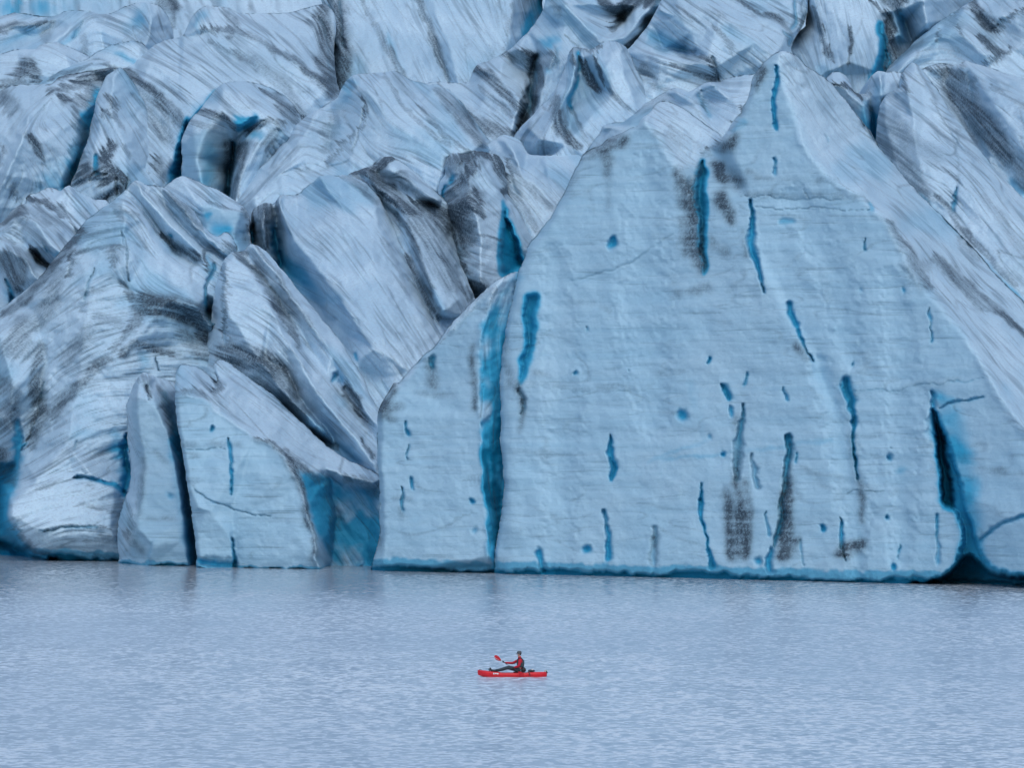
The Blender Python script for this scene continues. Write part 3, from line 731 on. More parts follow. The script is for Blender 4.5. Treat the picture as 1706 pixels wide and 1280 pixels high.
build_ice("ice_ridge", [(370, 400, 680), (380, 345, 680), (392, 328, 681), (402, 312, 682), (414, 292, 684), (430, 272, 686), (443, 259, 687), (458, 246, 688), (472, 235, 689), (482, 222, 690), (492, 208, 691), (506, 196, 692), (520, 186, 693), (535, 179, 693),
                        (550, 170, 694), (562, 161, 694), (569, 148, 694), (577, 134, 694), (589, 124, 694), (605, 122, 694), (622, 122, 694), (640, 121, 694), (654, 117, 694), (663, 119, 694), (671, 125, 694), (682, 132, 694), (700, 138, 694), (716, 142, 694), (726, 140, 694),
                        (750, 150, 694), (790, 200, 690), (830, 260, 684), (840, 340, 672), (700, 420, 655), (500, 480, 650)],
          cr=[[(589, 126, 684), (598, 150, 680), (607, 168, 678), (605, 195, 676), (594, 225, 674), (586, 262, 670), (580, 300, 668)], [(562, 165, 690), (556, 200, 686), (548, 235, 682), (540, 270, 676)], [(645, 125, 688), (690, 180, 674), (740, 225, 664), (790, 250, 660)],
              [(720, 145, 688), (760, 190, 674), (810, 235, 665)], [(610, 150, 678), (650, 200, 670), (690, 240, 664), (740, 262, 660)], [(470, 245, 680), (450, 290, 672), (420, 330, 668)], [(530, 185, 686), (490, 250, 674), (470, 310, 666)]],
          g=[(640, 150, 52), (700, 190, 48), (760, 210, 45), (620, 200, 52), (600, 240, 55), (560, 190, 10), (540, 230, 25), (480, 260, -50), (430, 310, -45), (500, 300, 30), (660, 250, 20), (640, 130, 40)],
          dirt=[([(726, 145, 6), (760, 185, 14), (795, 225, 12), (812, 240, 6)], .8), ([(640, 128, 3), (665, 165, 4), (700, 210, 4), (750, 245, 4)], .5), ([(560, 185, 12), (550, 215, 14), (540, 250, 10)], .5), ([(545, 275, 5), (570, 240, 4), (590, 222, 4)], .6), ([(606, 165, 2), (612, 185, 3), (600, 215, 2)], .8),
                ([(700, 180, 3), (745, 230, 4), (790, 258, 3)], .6), ([(660, 130, 4), (690, 160, 4)], .35)],
          blue=[([(585, 135, 12), (575, 165, 14), (550, 180, 10)], .28), ([(560, 210, 16), (545, 240, 12)], .16)],  # bluish shade of the left-turned facet, put into the colour
          carve=[([(608, 178, 1.5), (603, 200, 1.5), (597, 225, 1.5), (588, 250, 1.5)], 1.2, .1, .7), ([(535, 285, 3), (555, 278, 2), (580, 270, 2)], .8, .1, .5)],
          label="long white ridge running down from the middle to the left with combed diagonal grooves", group=G_MID)

# right-hand slope
build_ice("ice_ridge", [(1440, 260, 712), (1448, 180, 712), (1460, 150, 712), (1472, 128, 712), (1480, 112, 712), (1492, 100, 713), (1508, 85, 714), (1522, 70, 715), (1535, 58, 716), (1550, 46, 717), (1568, 33, 718), (1590, 19, 720), (1608, 8, 721), (1622, 0, 722), (1640, -30, 725),
                        (1660, -90, 740), (1940, -90, 740), (1940, 260, 690), (1600, 300, 680)],
          cr=[[(1612, 8, 715), (1560, 60, 706), (1510, 100, 702), (1480, 130, 700)], [(1520, 100, 702), (1560, 95, 706), (1600, 92, 704), (1650, 110, 698)], [(1625, 10, 716), (1650, 50, 708), (1680, 90, 700)], [(1660, 45, 708), (1665, 30, 706), (1690, 20, 704), (1720, 10, 702)], [(1590, 40, 706), (1605, 60, 702), (1640, 90, 696)], [(1672, 88, 702), (1700, 72, 700), (1740, 60, 698)]],
          g=[(1540, 60, -42), (1500, 105, -42), (1600, 60, 35), (1560, 85, -10), (1640, 40, 45), (1660, 70, 45), (1690, 60, 40), (1560, 110, 5), (1690, 20, 30)],
          dirt=[([(1620, 8, 8), (1640, 30, 12), (1658, 52, 8)], 1.1), ([(1560, 40, 3), (1600, 15, 3)], .5), ([(1640, 70, 8), (1668, 90, 6)], .8), ([(1663, 48, 4), (1668, 35, 4), (1690, 22, 4), (1710, 12, 3)], .9), ([(1500, 90, 6), (1540, 65, 6)], .4), ([(1570, 30, 10), (1600, 40, 10)], .3), ([(1640, 108, 3), (1672, 90, 5), (1680, 80, 3)], .8), ([(1598, 40, 2), (1604, 58, 2)], .7), ([(1566, 50, 2), (1564, 68, 2)], .6)],
          blue=[([(1570, 55, 8), (1590, 70, 8)], .15)],
          label="grey-streaked ice ridge in the top right corner rising to the frame edge", group=G_TOP)

build_ice("ice_ridge", [(1490, 150, 662), (1520, 125, 664), (1540, 113, 665), (1550, 109, 665), (1562, 106, 665), (1578, 108, 665), (1590, 109, 664), (1600, 105, 664), (1610, 102, 664), (1625, 107, 664), (1645, 112, 664), (1670, 120, 663), (1706, 131, 662), (1940, 190, 655), (1940, 620, 600), (1800, 560, 600), (1620, 360, 618), (1520, 240, 640)],
          cr=[[(1600, 110, 658), (1615, 150, 655), (1620, 190, 650), (1650, 260, 640), (1706, 330, 628)], [(1560, 112, 664), (1575, 140, 664), (1600, 190, 658), (1640, 250, 648)], [(1610, 110, 656), (1660, 180, 640), (1720, 260, 626)], [(1660, 130, 646), (1720, 200, 632)]],
          g=[(1580, 130, 40), (1620, 160, 32), (1660, 200, 42), (1690, 150, 22), (1690, 260, 45), (1600, 180, 55)],
          dirt=[([(1548, 112, 5), (1575, 120, 10), (1600, 130, 12)], 1.0), ([(1575, 130, 14), (1605, 165, 24), (1640, 215, 26), (1680, 265, 16)], .95), ([(1612, 130, 8), (1618, 175, 12), (1650, 220, 12)], .75), ([(1680, 250, 16), (1720, 310, 16)], .6), ([(1650, 140, 4), (1706, 180, 5)], .5), ([(1542, 113, 3), (1560, 107, 3), (1588, 109, 3), (1605, 104, 4)], .8)],
          carve=[([(1612, 125, 3), (1616, 150, 4), (1620, 185, 3)], 1.5, .2, .5)], blue=[([(1690, 300, 14), (1706, 320, 14)], .3)],
          label="dark soot-stained ice ridge on the right, directly behind the pale pointed slab", group=G_RIGHT)

build_ice("ice_block", [(1365, 230, 650), (1368, 160, 650), (1371, 142, 650), (1376, 130, 650), (1384, 121, 650), (1393, 119, 650), (1403, 123, 650), (1411, 131, 650), (1417, 144, 650), (1422, 152, 650), (1432, 156, 650), (1443, 156, 650), (1449, 140, 650),
                        (1454, 126, 650), (1463, 119, 650), (1478, 119, 650), (1492, 118, 650), (1506, 124, 650), (1515, 150, 650), (1490, 260, 640), (1465, 330, 636), (1400, 300, 640)],
          cr=[[(1375, 141, 644), (1385, 136, 640), (1400, 138, 640), (1413, 150, 640), (1440, 175, 640)], [(1390, 150, 642), (1430, 185, 641), (1448, 215, 640)], [(1466, 125, 642), (1470, 160, 640), (1460, 200, 644)], [(1448, 160, 646), (1455, 230, 650)]],
          g=[(1390, 128, 40), (1400, 160, 50), (1440, 190, 50), (1480, 140, 60), (1430, 200, 50)],
          blue=[([(1462, 150, 14), (1460, 190, 14)], .3), ([(1440, 185, 16), (1450, 215, 16), (1455, 235, 12)], .42), ([(1457, 195, 8), (1456, 235, 8)], .75)],
          dirt=[([(1376, 140, 3), (1388, 135, 3), (1402, 140, 3), (1414, 150, 2)], 1.3), ([(1410, 147, 2), (1425, 152, 3), (1440, 170, 2)], 1.0), ([(1440, 157, 3), (1456, 162, 2)], .6)],
          carve=[([(1374, 143, 2), (1386, 136, 2.5), (1400, 140, 2.5), (1415, 152, 2)], 1.4, .1, .8)], rough=.5, grime=.4, rnd=6,
          label="small pale ice saddle with a white cap behind the tallest peak's right shoulder", group=G_RIGHT)

build_ice("ice_ridge", [(1440, 330, 640), (1455, 245, 640), (1459, 228, 640), (1462, 210, 640), (1466, 185, 640), (1470, 168, 640), (1476, 160, 640), (1486, 153, 640), (1498, 148, 640), (1501, 135, 640), (1500, 124, 640), (1507, 114, 640), (1518, 103, 640), (1526, 106, 640),
                        (1534, 113, 640), (1545, 127, 640), (1558, 142, 639), (1568, 157, 638), (1580, 177, 636), (1592, 193, 635), (1606, 211, 633), (1620, 232, 631), (1640, 258, 628), (1660, 284, 625), (1685, 308, 622), (1706, 328, 619), (1940, 540, 598),
                        (1940, 900, 560), (1700, 720, 570), (1560, 520, 585), (1460, 420, 600)],
          cr=[[(1503, 128, 634), (1512, 150, 626), (1520, 200, 618), (1530, 260, 610), (1545, 330, 602)], [(1472, 170, 632), (1475, 210, 624), (1490, 270, 614), (1500, 330, 606)], [(1525, 112, 636), (1570, 190, 624), (1620, 270, 612), (1700, 370, 600)], [(1540, 180, 626), (1600, 300, 604), (1680, 420, 590)], [(1600, 240, 619), (1590, 340, 602)]],
          g=[(1500, 200, 28), (1530, 160, 45), (1560, 240, 38), (1620, 320, 46), (1520, 280, 35), (1680, 400, 48), (1590, 400, 50)],
          dirt=[([(1480, 200, 20), (1520, 240, 18), (1560, 260, 16)], .35), ([(1470, 230, 12), (1520, 290, 16), (1540, 330, 12)], .45), ([(1502, 120, 2), (1506, 140, 3), (1515, 152, 2)], .8), ([(1598, 210, 2), (1596, 260, 2), (1590, 300, 3)], .35), ([(1640, 330, 8), (1706, 420, 10)], .3), ([(1560, 330, 5), (1620, 400, 6), (1690, 470, 6)], .6)],
          carve=[([(1592, 312, 2), (1589, 328, 3.5), (1588, 350, 4)], 2.5, .6, .3), ([(1597, 215, 1), (1596, 260, 1.5), (1592, 300, 1)], .6, .15, .3)], blue=[([(1530, 330, 8), (1590, 400, 10), (1640, 440, 10), (1706, 510, 10)], .4)], grime=1.2,
          label="pale pointed ice slab with fine even combing, right of the tallest peak", group=G_RIGHT)

build_ice("ice_ridge", [(960, 300, 655), (985, 240, 655), (1000, 222, 655), (1003, 212, 655), (1015, 207, 655), (1035, 206, 655), (1045, 198, 656), (1060, 186, 656), (1075, 172, 657), (1090, 163, 657), (1105, 155, 657), (1122, 147, 657), (1134, 147, 657), (1146, 152, 657), (1156, 148, 657),
                        (1168, 140, 657), (1180, 137, 657), (1195, 137, 657), (1212, 131, 656), (1230, 127, 656), (1250, 124, 655), (1275, 120, 655), (1300, 140, 650), (1280, 300, 630), (1100, 330, 630)],
          cr=[[(1003, 213, 650), (1030, 212, 648), (1052, 206, 646)], [(1125, 152, 650), (1150, 160, 648), (1165, 180, 644), (1190, 220, 640)], [(1185, 142, 650), (1220, 165, 646), (1235, 185, 642)], [(1160, 150, 654), (1172, 165, 656), (1182, 185, 650)]],
          g=[(1020, 210, 5), (1080, 175, -30), (1150, 155, 15), (1200, 160, 30), (1230, 150, -5), (1190, 190, 50)], blue=[([(1165, 155, 5), (1175, 175, 5), (1183, 190, 5)], .35), ([(1145, 158, 6)], .3)],
          dirt=[([(1166, 158, 2), (1180, 185, 2)], .7), ([(1225, 205, 4), (1238, 180, 5)], .9), ([(1060, 190, 6), (1110, 160, 6)], .4)], carve=[([(1165, 160, 3), (1176, 178, 3), (1183, 192, 3)], 2, .3, .3), ([(1170, 152, 3), (1195, 148, 3)], 1.2, .15, .3)], rough=.9, grime=.8,
          label="crumpled white crest of ice peeping out behind the two front peaks", group=G_MID)

# middle slope, nearer rows
build_ice("ice_ridge", [(630, 420, 676), (635, 290, 678), (642, 264, 679), (655, 259, 679), (675, 259, 679), (700, 259, 679), (720, 262, 679), (740, 260, 679), (755, 256, 679), (790, 250, 679), (798, 246, 679), (808, 241, 679), (825, 231, 679), (838, 225, 679), (850, 226, 679), (862, 230, 679), (872, 243, 679),
                        (880, 256, 679), (905, 258, 678), (940, 256, 678), (965, 256, 678), (985, 254, 678), (1020, 300, 669), (1000, 480, 649), (850, 520, 644), (720, 480, 654)],
          cr=[[(840, 232, 672), (855, 255, 666), (870, 290, 662)], [(700, 268, 672), (730, 300, 666), (760, 340, 662)], [(845, 262, 669), (852, 300, 662), (870, 350, 656), (890, 390, 652)], [(900, 262, 672), (920, 320, 662), (930, 350, 658)], [(655, 262, 674), (670, 300, 670)], [(845, 300, 662), (880, 340, 658), (900, 370, 656)]],
          g=[(700, 290, 42), (740, 310, 40), (870, 280, 42), (900, 330, 48), (940, 280, 38), (860, 240, 30), (880, 370, 55)],
          dirt=[([(842, 260, 3), (848, 290, 4), (848, 320, 3)], .8), ([(845, 310, 5), (870, 345, 8), (895, 385, 6)], .55), ([(850, 280, 4), (890, 320, 6), (920, 350, 5)], .4), ([(720, 265, 3), (745, 262, 4)], .7), ([(730, 290, 8), (745, 320, 10)], .35)],
          label="pale combed slope of ice behind the fin with the turquoise cave", group=G_MID)

build_ice("ice_fin", [(720, 420, 656), (730, 340, 656), (728, 315, 656), (732, 300, 656), (740, 290, 656), (737, 274, 656), (742, 264, 656), (750, 256, 656), (762, 252, 656), (772, 254, 656), (782, 254, 656), (787, 250, 656), (798, 250, 656), (806, 251, 656), (818, 254, 656), (830, 258, 656),
                      (838, 268, 656), (842, 280, 656), (846, 300, 656), (848, 322, 656), (862, 345, 654), (875, 370, 652), (884, 390, 650), (890, 405, 650), (900, 470, 644), (860, 540, 630), (790, 570, 625), (740, 520, 632)],
          cr=[[(798, 262, 646), (793, 285, 642), (780, 310, 640), (765, 328, 640), (752, 345, 640)], [(798, 262, 646), (815, 290, 644), (830, 320, 643), (842, 345, 642)], [(751, 345, 642), (750, 380, 642), (755, 420, 640), (765, 450, 636), (785, 490, 632)],
              [(775, 330, 636), (790, 350, 632), (800, 400, 630), (800, 470, 626)], [(805, 256, 654), (830, 290, 652), (846, 322, 652)], [(845, 350, 642), (865, 385, 642), (880, 410, 642)], [(740, 300, 650), (742, 330, 652)], [(765, 262, 648), (760, 285, 646)]],
          g=[(800, 300, 60), (820, 330, 40), (780, 360, 25), (800, 400, 12), (770, 440, 15), (810, 450, 10), (860, 370, 58), (825, 270, 60), (760, 270, 60), (765, 320, -40), (760, 400, 85)],
          dirt=[([(742, 266, 8), (760, 258, 12), (780, 262, 14)], 1.3), ([(790, 254, 8), (810, 256, 7), (825, 268, 10), (842, 300, 11), (847, 320, 8)], 1.5), ([(793, 275, 9), (775, 295, 14), (760, 315, 14), (748, 335, 10)], 1.2), ([(770, 325, 18), (785, 335, 20), (795, 345, 10)], 1.15), ([(756, 340, 14), (757, 380, 20), (762, 420, 18)], 1.35),
                ([(770, 350, 18), (775, 400, 14)], 1.0), ([(775, 320, 10), (790, 345, 9), (800, 358, 5)], 1.2), ([(768, 440, 10), (775, 470, 18), (795, 490, 18), (800, 480, 16)], 1.3), ([(755, 275, 18), (748, 292, 8)], .9), ([(765, 380, 3), (800, 392, 2), (835, 402, 2)], .7)],
          blue=[([(748, 298, 5), (752, 302, 5)], .6), ([(765, 415, 10), (770, 430, 8)], .3)],
          caves=[([(839, 334), (843, 345), (849, 365), (858, 388), (868, 412), (876, 432), (874, 448), (856, 456), (837, 462), (831, 440), (833, 400), (837, 365)], 3.2, .95)],
          carve=[([(752, 292, 4), (748, 304, 6)], 3, .6, .5), ([(741, 312, 4), (741, 326, 4), (742, 338, 2)], 4, .8, .6), ([(778, 328, 3), (795, 318, 1), (806, 324, 2)], .8, 0, .6), ([(770, 268, 5), (762, 282, 6)], 2, .1, .8), ([(783, 252, 2), (782, 270, 2)], 2, .1, .9)],
          label="ice fin with soot-black crest and a deep turquoise cave in its right side", group=G_MID)

build_ice("ice_ridge", [(560, 420, 650), (572, 310, 652), (580, 290, 652), (590, 286, 652), (604, 281, 652), (612, 279, 652), (620, 276, 652), (628, 268, 652), (636, 262, 652), (645, 261, 652), (652, 260, 652), (657, 264, 652), (668, 270, 652), (684, 280, 650), (700, 292, 648), (718, 310, 646), (735, 330, 645),
                        (748, 345, 643), (752, 370, 640), (756, 400, 638), (768, 440, 634), (785, 480, 628), (800, 530, 620), (780, 640, 605), (700, 640, 605), (620, 520, 625)],
          cr=[[(608, 284, 646), (640, 320, 640), (680, 350, 634), (715, 380, 630), (740, 430, 622), (765, 500, 612)], [(585, 292, 648), (612, 310, 646), (640, 340, 642), (665, 360, 640)], [(645, 268, 648), (690, 305, 640), (730, 335, 636)], [(650, 285, 645), (645, 305, 648), (690, 330, 642), (735, 345, 644)],
              [(665, 350, 636), (690, 400, 626), (710, 450, 616), (735, 520, 606)], [(640, 350, 642), (670, 400, 634), (700, 460, 622), (725, 530, 612)]],
          g=[(620, 300, 42), (660, 330, 35), (700, 310, 38), (700, 380, 48), (730, 420, 62), (690, 420, 62), (720, 480, 65), (760, 480, 65), (650, 280, -30), (740, 345, 30)],
          dirt=[([(585, 288, 4), (600, 284, 7), (615, 288, 9), (640, 315, 14), (680, 345, 12), (700, 355, 8)], 1.25), ([(618, 284, 6), (632, 276, 10), (645, 264, 8), (655, 264, 5)], 1.4), ([(590, 292, 3), (640, 335, 5), (680, 380, 6), (700, 430, 7), (720, 480, 6)], .8), ([(690, 335, 4), (715, 348, 10), (740, 355, 14)], 1.2), ([(640, 310, 4), (700, 350, 6), (740, 400, 10), (765, 470, 8)], .75),
                ([(700, 370, 22), (730, 420, 22), (755, 480, 16)], .62), ([(670, 290, 8), (680, 310, 12)], .6), ([(715, 350, 8), (735, 370, 16), (745, 385, 12)], 1.0), ([(650, 415, 5), (680, 440, 10), (705, 480, 12), (725, 530, 8)], 1.0), ([(735, 430, 4), (770, 480, 6), (785, 500, 5)], .9), ([(670, 300, 4), (700, 325, 5), (725, 335, 4)], .5)],
          blue=[([(615, 335, 5), (640, 365, 7), (660, 400, 6)], .16)],
          carve=[([(602, 294, 2), (640, 325, 3), (665, 345, 2)], 1.6, .1, .6), ([(690, 335, 2), (720, 350, 4), (740, 358, 3)], 1.5, .1, .9)],
          label="steep ice ridge covered in dense dark diagonal streaks, left of the black-crested fin", group=G_MID)

build_ice("ice_ridge", [(408, 470, 640), (414, 400, 641), (418, 378, 642), (417, 362, 643), (421, 352, 644), (428, 345, 644), (435, 340, 644), (447, 337, 644), (456, 338, 644), (460, 331, 644), (464, 325, 644), (474, 324, 644), (488, 326, 644), (500, 323, 644), (508, 315, 644), (518, 306, 644), (526, 298, 644), (532, 293, 644),
                        (545, 291, 644), (560, 291, 644), (572, 289, 644), (586, 294, 644), (600, 300, 643), (614, 311, 642), (628, 325, 641), (640, 345, 640), (652, 375, 637), (662, 400, 634), (675, 425, 630), (688, 450, 626), (700, 478, 622), (715, 508, 617), (735, 552, 610), (790, 640, 600), (700, 740, 588), (560, 640, 600), (470, 520, 625)],
          cr=[[(466, 328, 636), (470, 360, 632), (490, 400, 626), (530, 450, 616), (570, 500, 606), (620, 580, 596)], [(463, 330, 640), (460, 370, 645), (466, 430, 644)], [(440, 342, 634), (438, 380, 632), (445, 420, 634)], [(422, 356, 640), (425, 410, 646)], [(470, 440, 642), (500, 470, 632), (540, 530, 620)],
              [(535, 298, 638), (580, 360, 626), (620, 430, 614), (655, 520, 604), (690, 620, 594)], [(590, 305, 638), (625, 350, 630), (655, 430, 618), (700, 530, 606), (745, 625, 597)]],
          g=[(540, 340, 35), (600, 340, 40), (560, 420, 42), (620, 420, 50), (500, 360, 40), (440, 370, 80), (460, 400, 80), (650, 500, 55), (500, 440, 20), (680, 520, 60)],
          dirt=[([(430, 348, 10), (445, 345, 12), (440, 365, 14)], 1.05), ([(437, 370, 12), (445, 400, 12)], .7), ([(446, 385, 4), (447, 415, 4)], 1.1), ([(419, 352, 3), (422, 370, 4), (424, 385, 3)], 1.2), ([(462, 326, 2), (463, 350, 2)], .8), ([(570, 293, 3), (600, 310, 5), (625, 340, 5)], .5), ([(640, 400, 4), (660, 440, 5), (680, 490, 4)], .3), ([(465, 325, 3), (500, 323, 3)], .5)],
          blue=[([(460, 375, 14), (468, 420, 16), (500, 470, 22), (530, 500, 16)], .45), ([(416, 380, 8), (415, 410, 8)], .5), ([(560, 500, 16), (520, 490, 12)], .2)],
          carve=[([(458, 385, 5), (460, 405, 7), (468, 440, 8)], 4, .85, .2), ([(419, 374, 4), (421, 395, 5), (418, 415, 6)], 5, .85, .3), ([(530, 455, 2), (560, 500, 3), (600, 540, 2)], .8, .1, .4), ([(593, 590, 3), (595, 598, 3)], 1.5, .6, .2)], grime=.75,
          label="broad white ice slab with fine diagonal combing and a turquoise notch at its top left", group=G_MID)

build_ice("ice_block", [(235, 400, 634), (250, 345, 634), (262, 325, 634), (272, 313, 634), (285, 303, 634), (295, 296, 634), (302, 294, 634), (315, 297, 634), (328, 302, 634), (345, 308, 634), (358, 313, 634), (370, 320, 634), (382, 328, 634), (392, 335, 634), (402, 343, 634), (409, 352, 634), (414, 365, 634), (416, 385, 634),
                        (420, 420, 632), (410, 480, 626), (300, 470, 626)],
          cr=[[(335, 344, 626), (365, 347, 626), (400, 352, 627)], [(302, 300, 632), (320, 325, 628), (335, 344, 626)], [(345, 380, 626), (390, 390, 626)], [(403, 352, 628), (408, 380, 630)]],
          g=[(300, 310, 40), (350, 325, 35), (380, 340, 30), (380, 380, 5)], face=[[(338, 346), (405, 354), (420, 440), (330, 440)]],
          blue=[([(347, 360, 7), (346, 368, 6)], .6), ([(360, 380, 14), (376, 382, 12)], .62), ([(380, 400, 24), (400, 400, 16)], .3)], dirt=[([(400, 345, 3), (409, 360, 5)], 1.0), ([(410, 375, 4), (410, 400, 5)], 1.1), ([(350, 340, 2), (395, 350, 2)], .6), ([(270, 315, 4), (290, 330, 4)], .8)], rough=.7,
          label="small ice block with a sloping white cap above a smooth light blue face", group=G_LEFT)

build_ice("ice_ridge", [(-160, 420, 656), (-60, 396, 656), (0, 374, 656), (10, 367, 656), (22, 352, 656), (35, 342, 656), (45, 338, 656), (43, 328, 656), (48, 323, 656), (60, 322, 656), (72, 316, 656), (82, 314, 656), (92, 316, 656), (98, 321, 656), (105, 314, 656), (115, 310, 656), (124, 315, 656), (136, 322, 656), (148, 328, 656),
                        (158, 333, 656), (165, 334, 656), (176, 334, 656), (182, 344, 655), (220, 420, 645), (160, 560, 625), (-160, 620, 620)],
          cr=[[(100, 322, 650), (110, 350, 646), (125, 380, 640), (150, 410, 634)], [(116, 312, 650), (135, 340, 648), (155, 370, 642)], [(45, 345, 648), (60, 335, 646), (85, 335, 646), (110, 365, 642), (130, 390, 642)], [(0, 384, 640), (30, 362, 638), (45, 357, 636), (60, 370, 632), (90, 410, 626), (110, 440, 622)],
              [(-20, 392, 642), (10, 400, 638), (45, 415, 636), (60, 430, 640), (82, 448, 636)], [(0, 420, 628), (20, 418, 624), (40, 430, 622), (60, 460, 620)], [(10, 450, 632), (5, 490, 634)]],
          g=[(70, 350, 45), (130, 350, 50), (40, 380, 38), (100, 390, 50), (20, 440, 70), (60, 450, 40), (15, 360, -40)],
          dirt=[([(-10, 375, 10), (15, 362, 10), (35, 348, 12)], 1.2), ([(44, 326, 3), (60, 328, 6), (80, 335, 6), (100, 355, 6)], 1.1), ([(60, 350, 14), (85, 370, 10)], .5), ([(100, 340, 3), (118, 370, 3), (130, 388, 4)], .8), ([(52, 414, 4), (66, 428, 6), (84, 446, 4)], 1.5), ([(10, 430, 16), (30, 440, 20), (35, 465, 14)], .9), ([(0, 440, 14), (12, 470, 12), (30, 485, 8)], 1.0), ([(20, 420, 8), (45, 425, 8)], .6), ([(0, 400, 4), (25, 408, 4)], .5), ([(72, 314, 2), (85, 316, 3)], .9)],
          carve=[([(50, 413, 2.5), (64, 427, 4), (84, 448, 3)], 2.5, .1, .7), ([(8, 465, 3), (15, 485, 5), (22, 505, 5)], 4, .5, .7), ([(72, 405, 1.5), (90, 425, 2.5), (97, 438, 2)], 1.2, .5, .2)], blue=[([(130, 345, 10), (145, 375, 10)], .2), ([(3, 480, 8), (15, 500, 8)], .45), ([(95, 425, 5)], .4)],
          label="pale ice ridges with a dark slit at the left edge, behind the big left peak", group=G_LEFT)

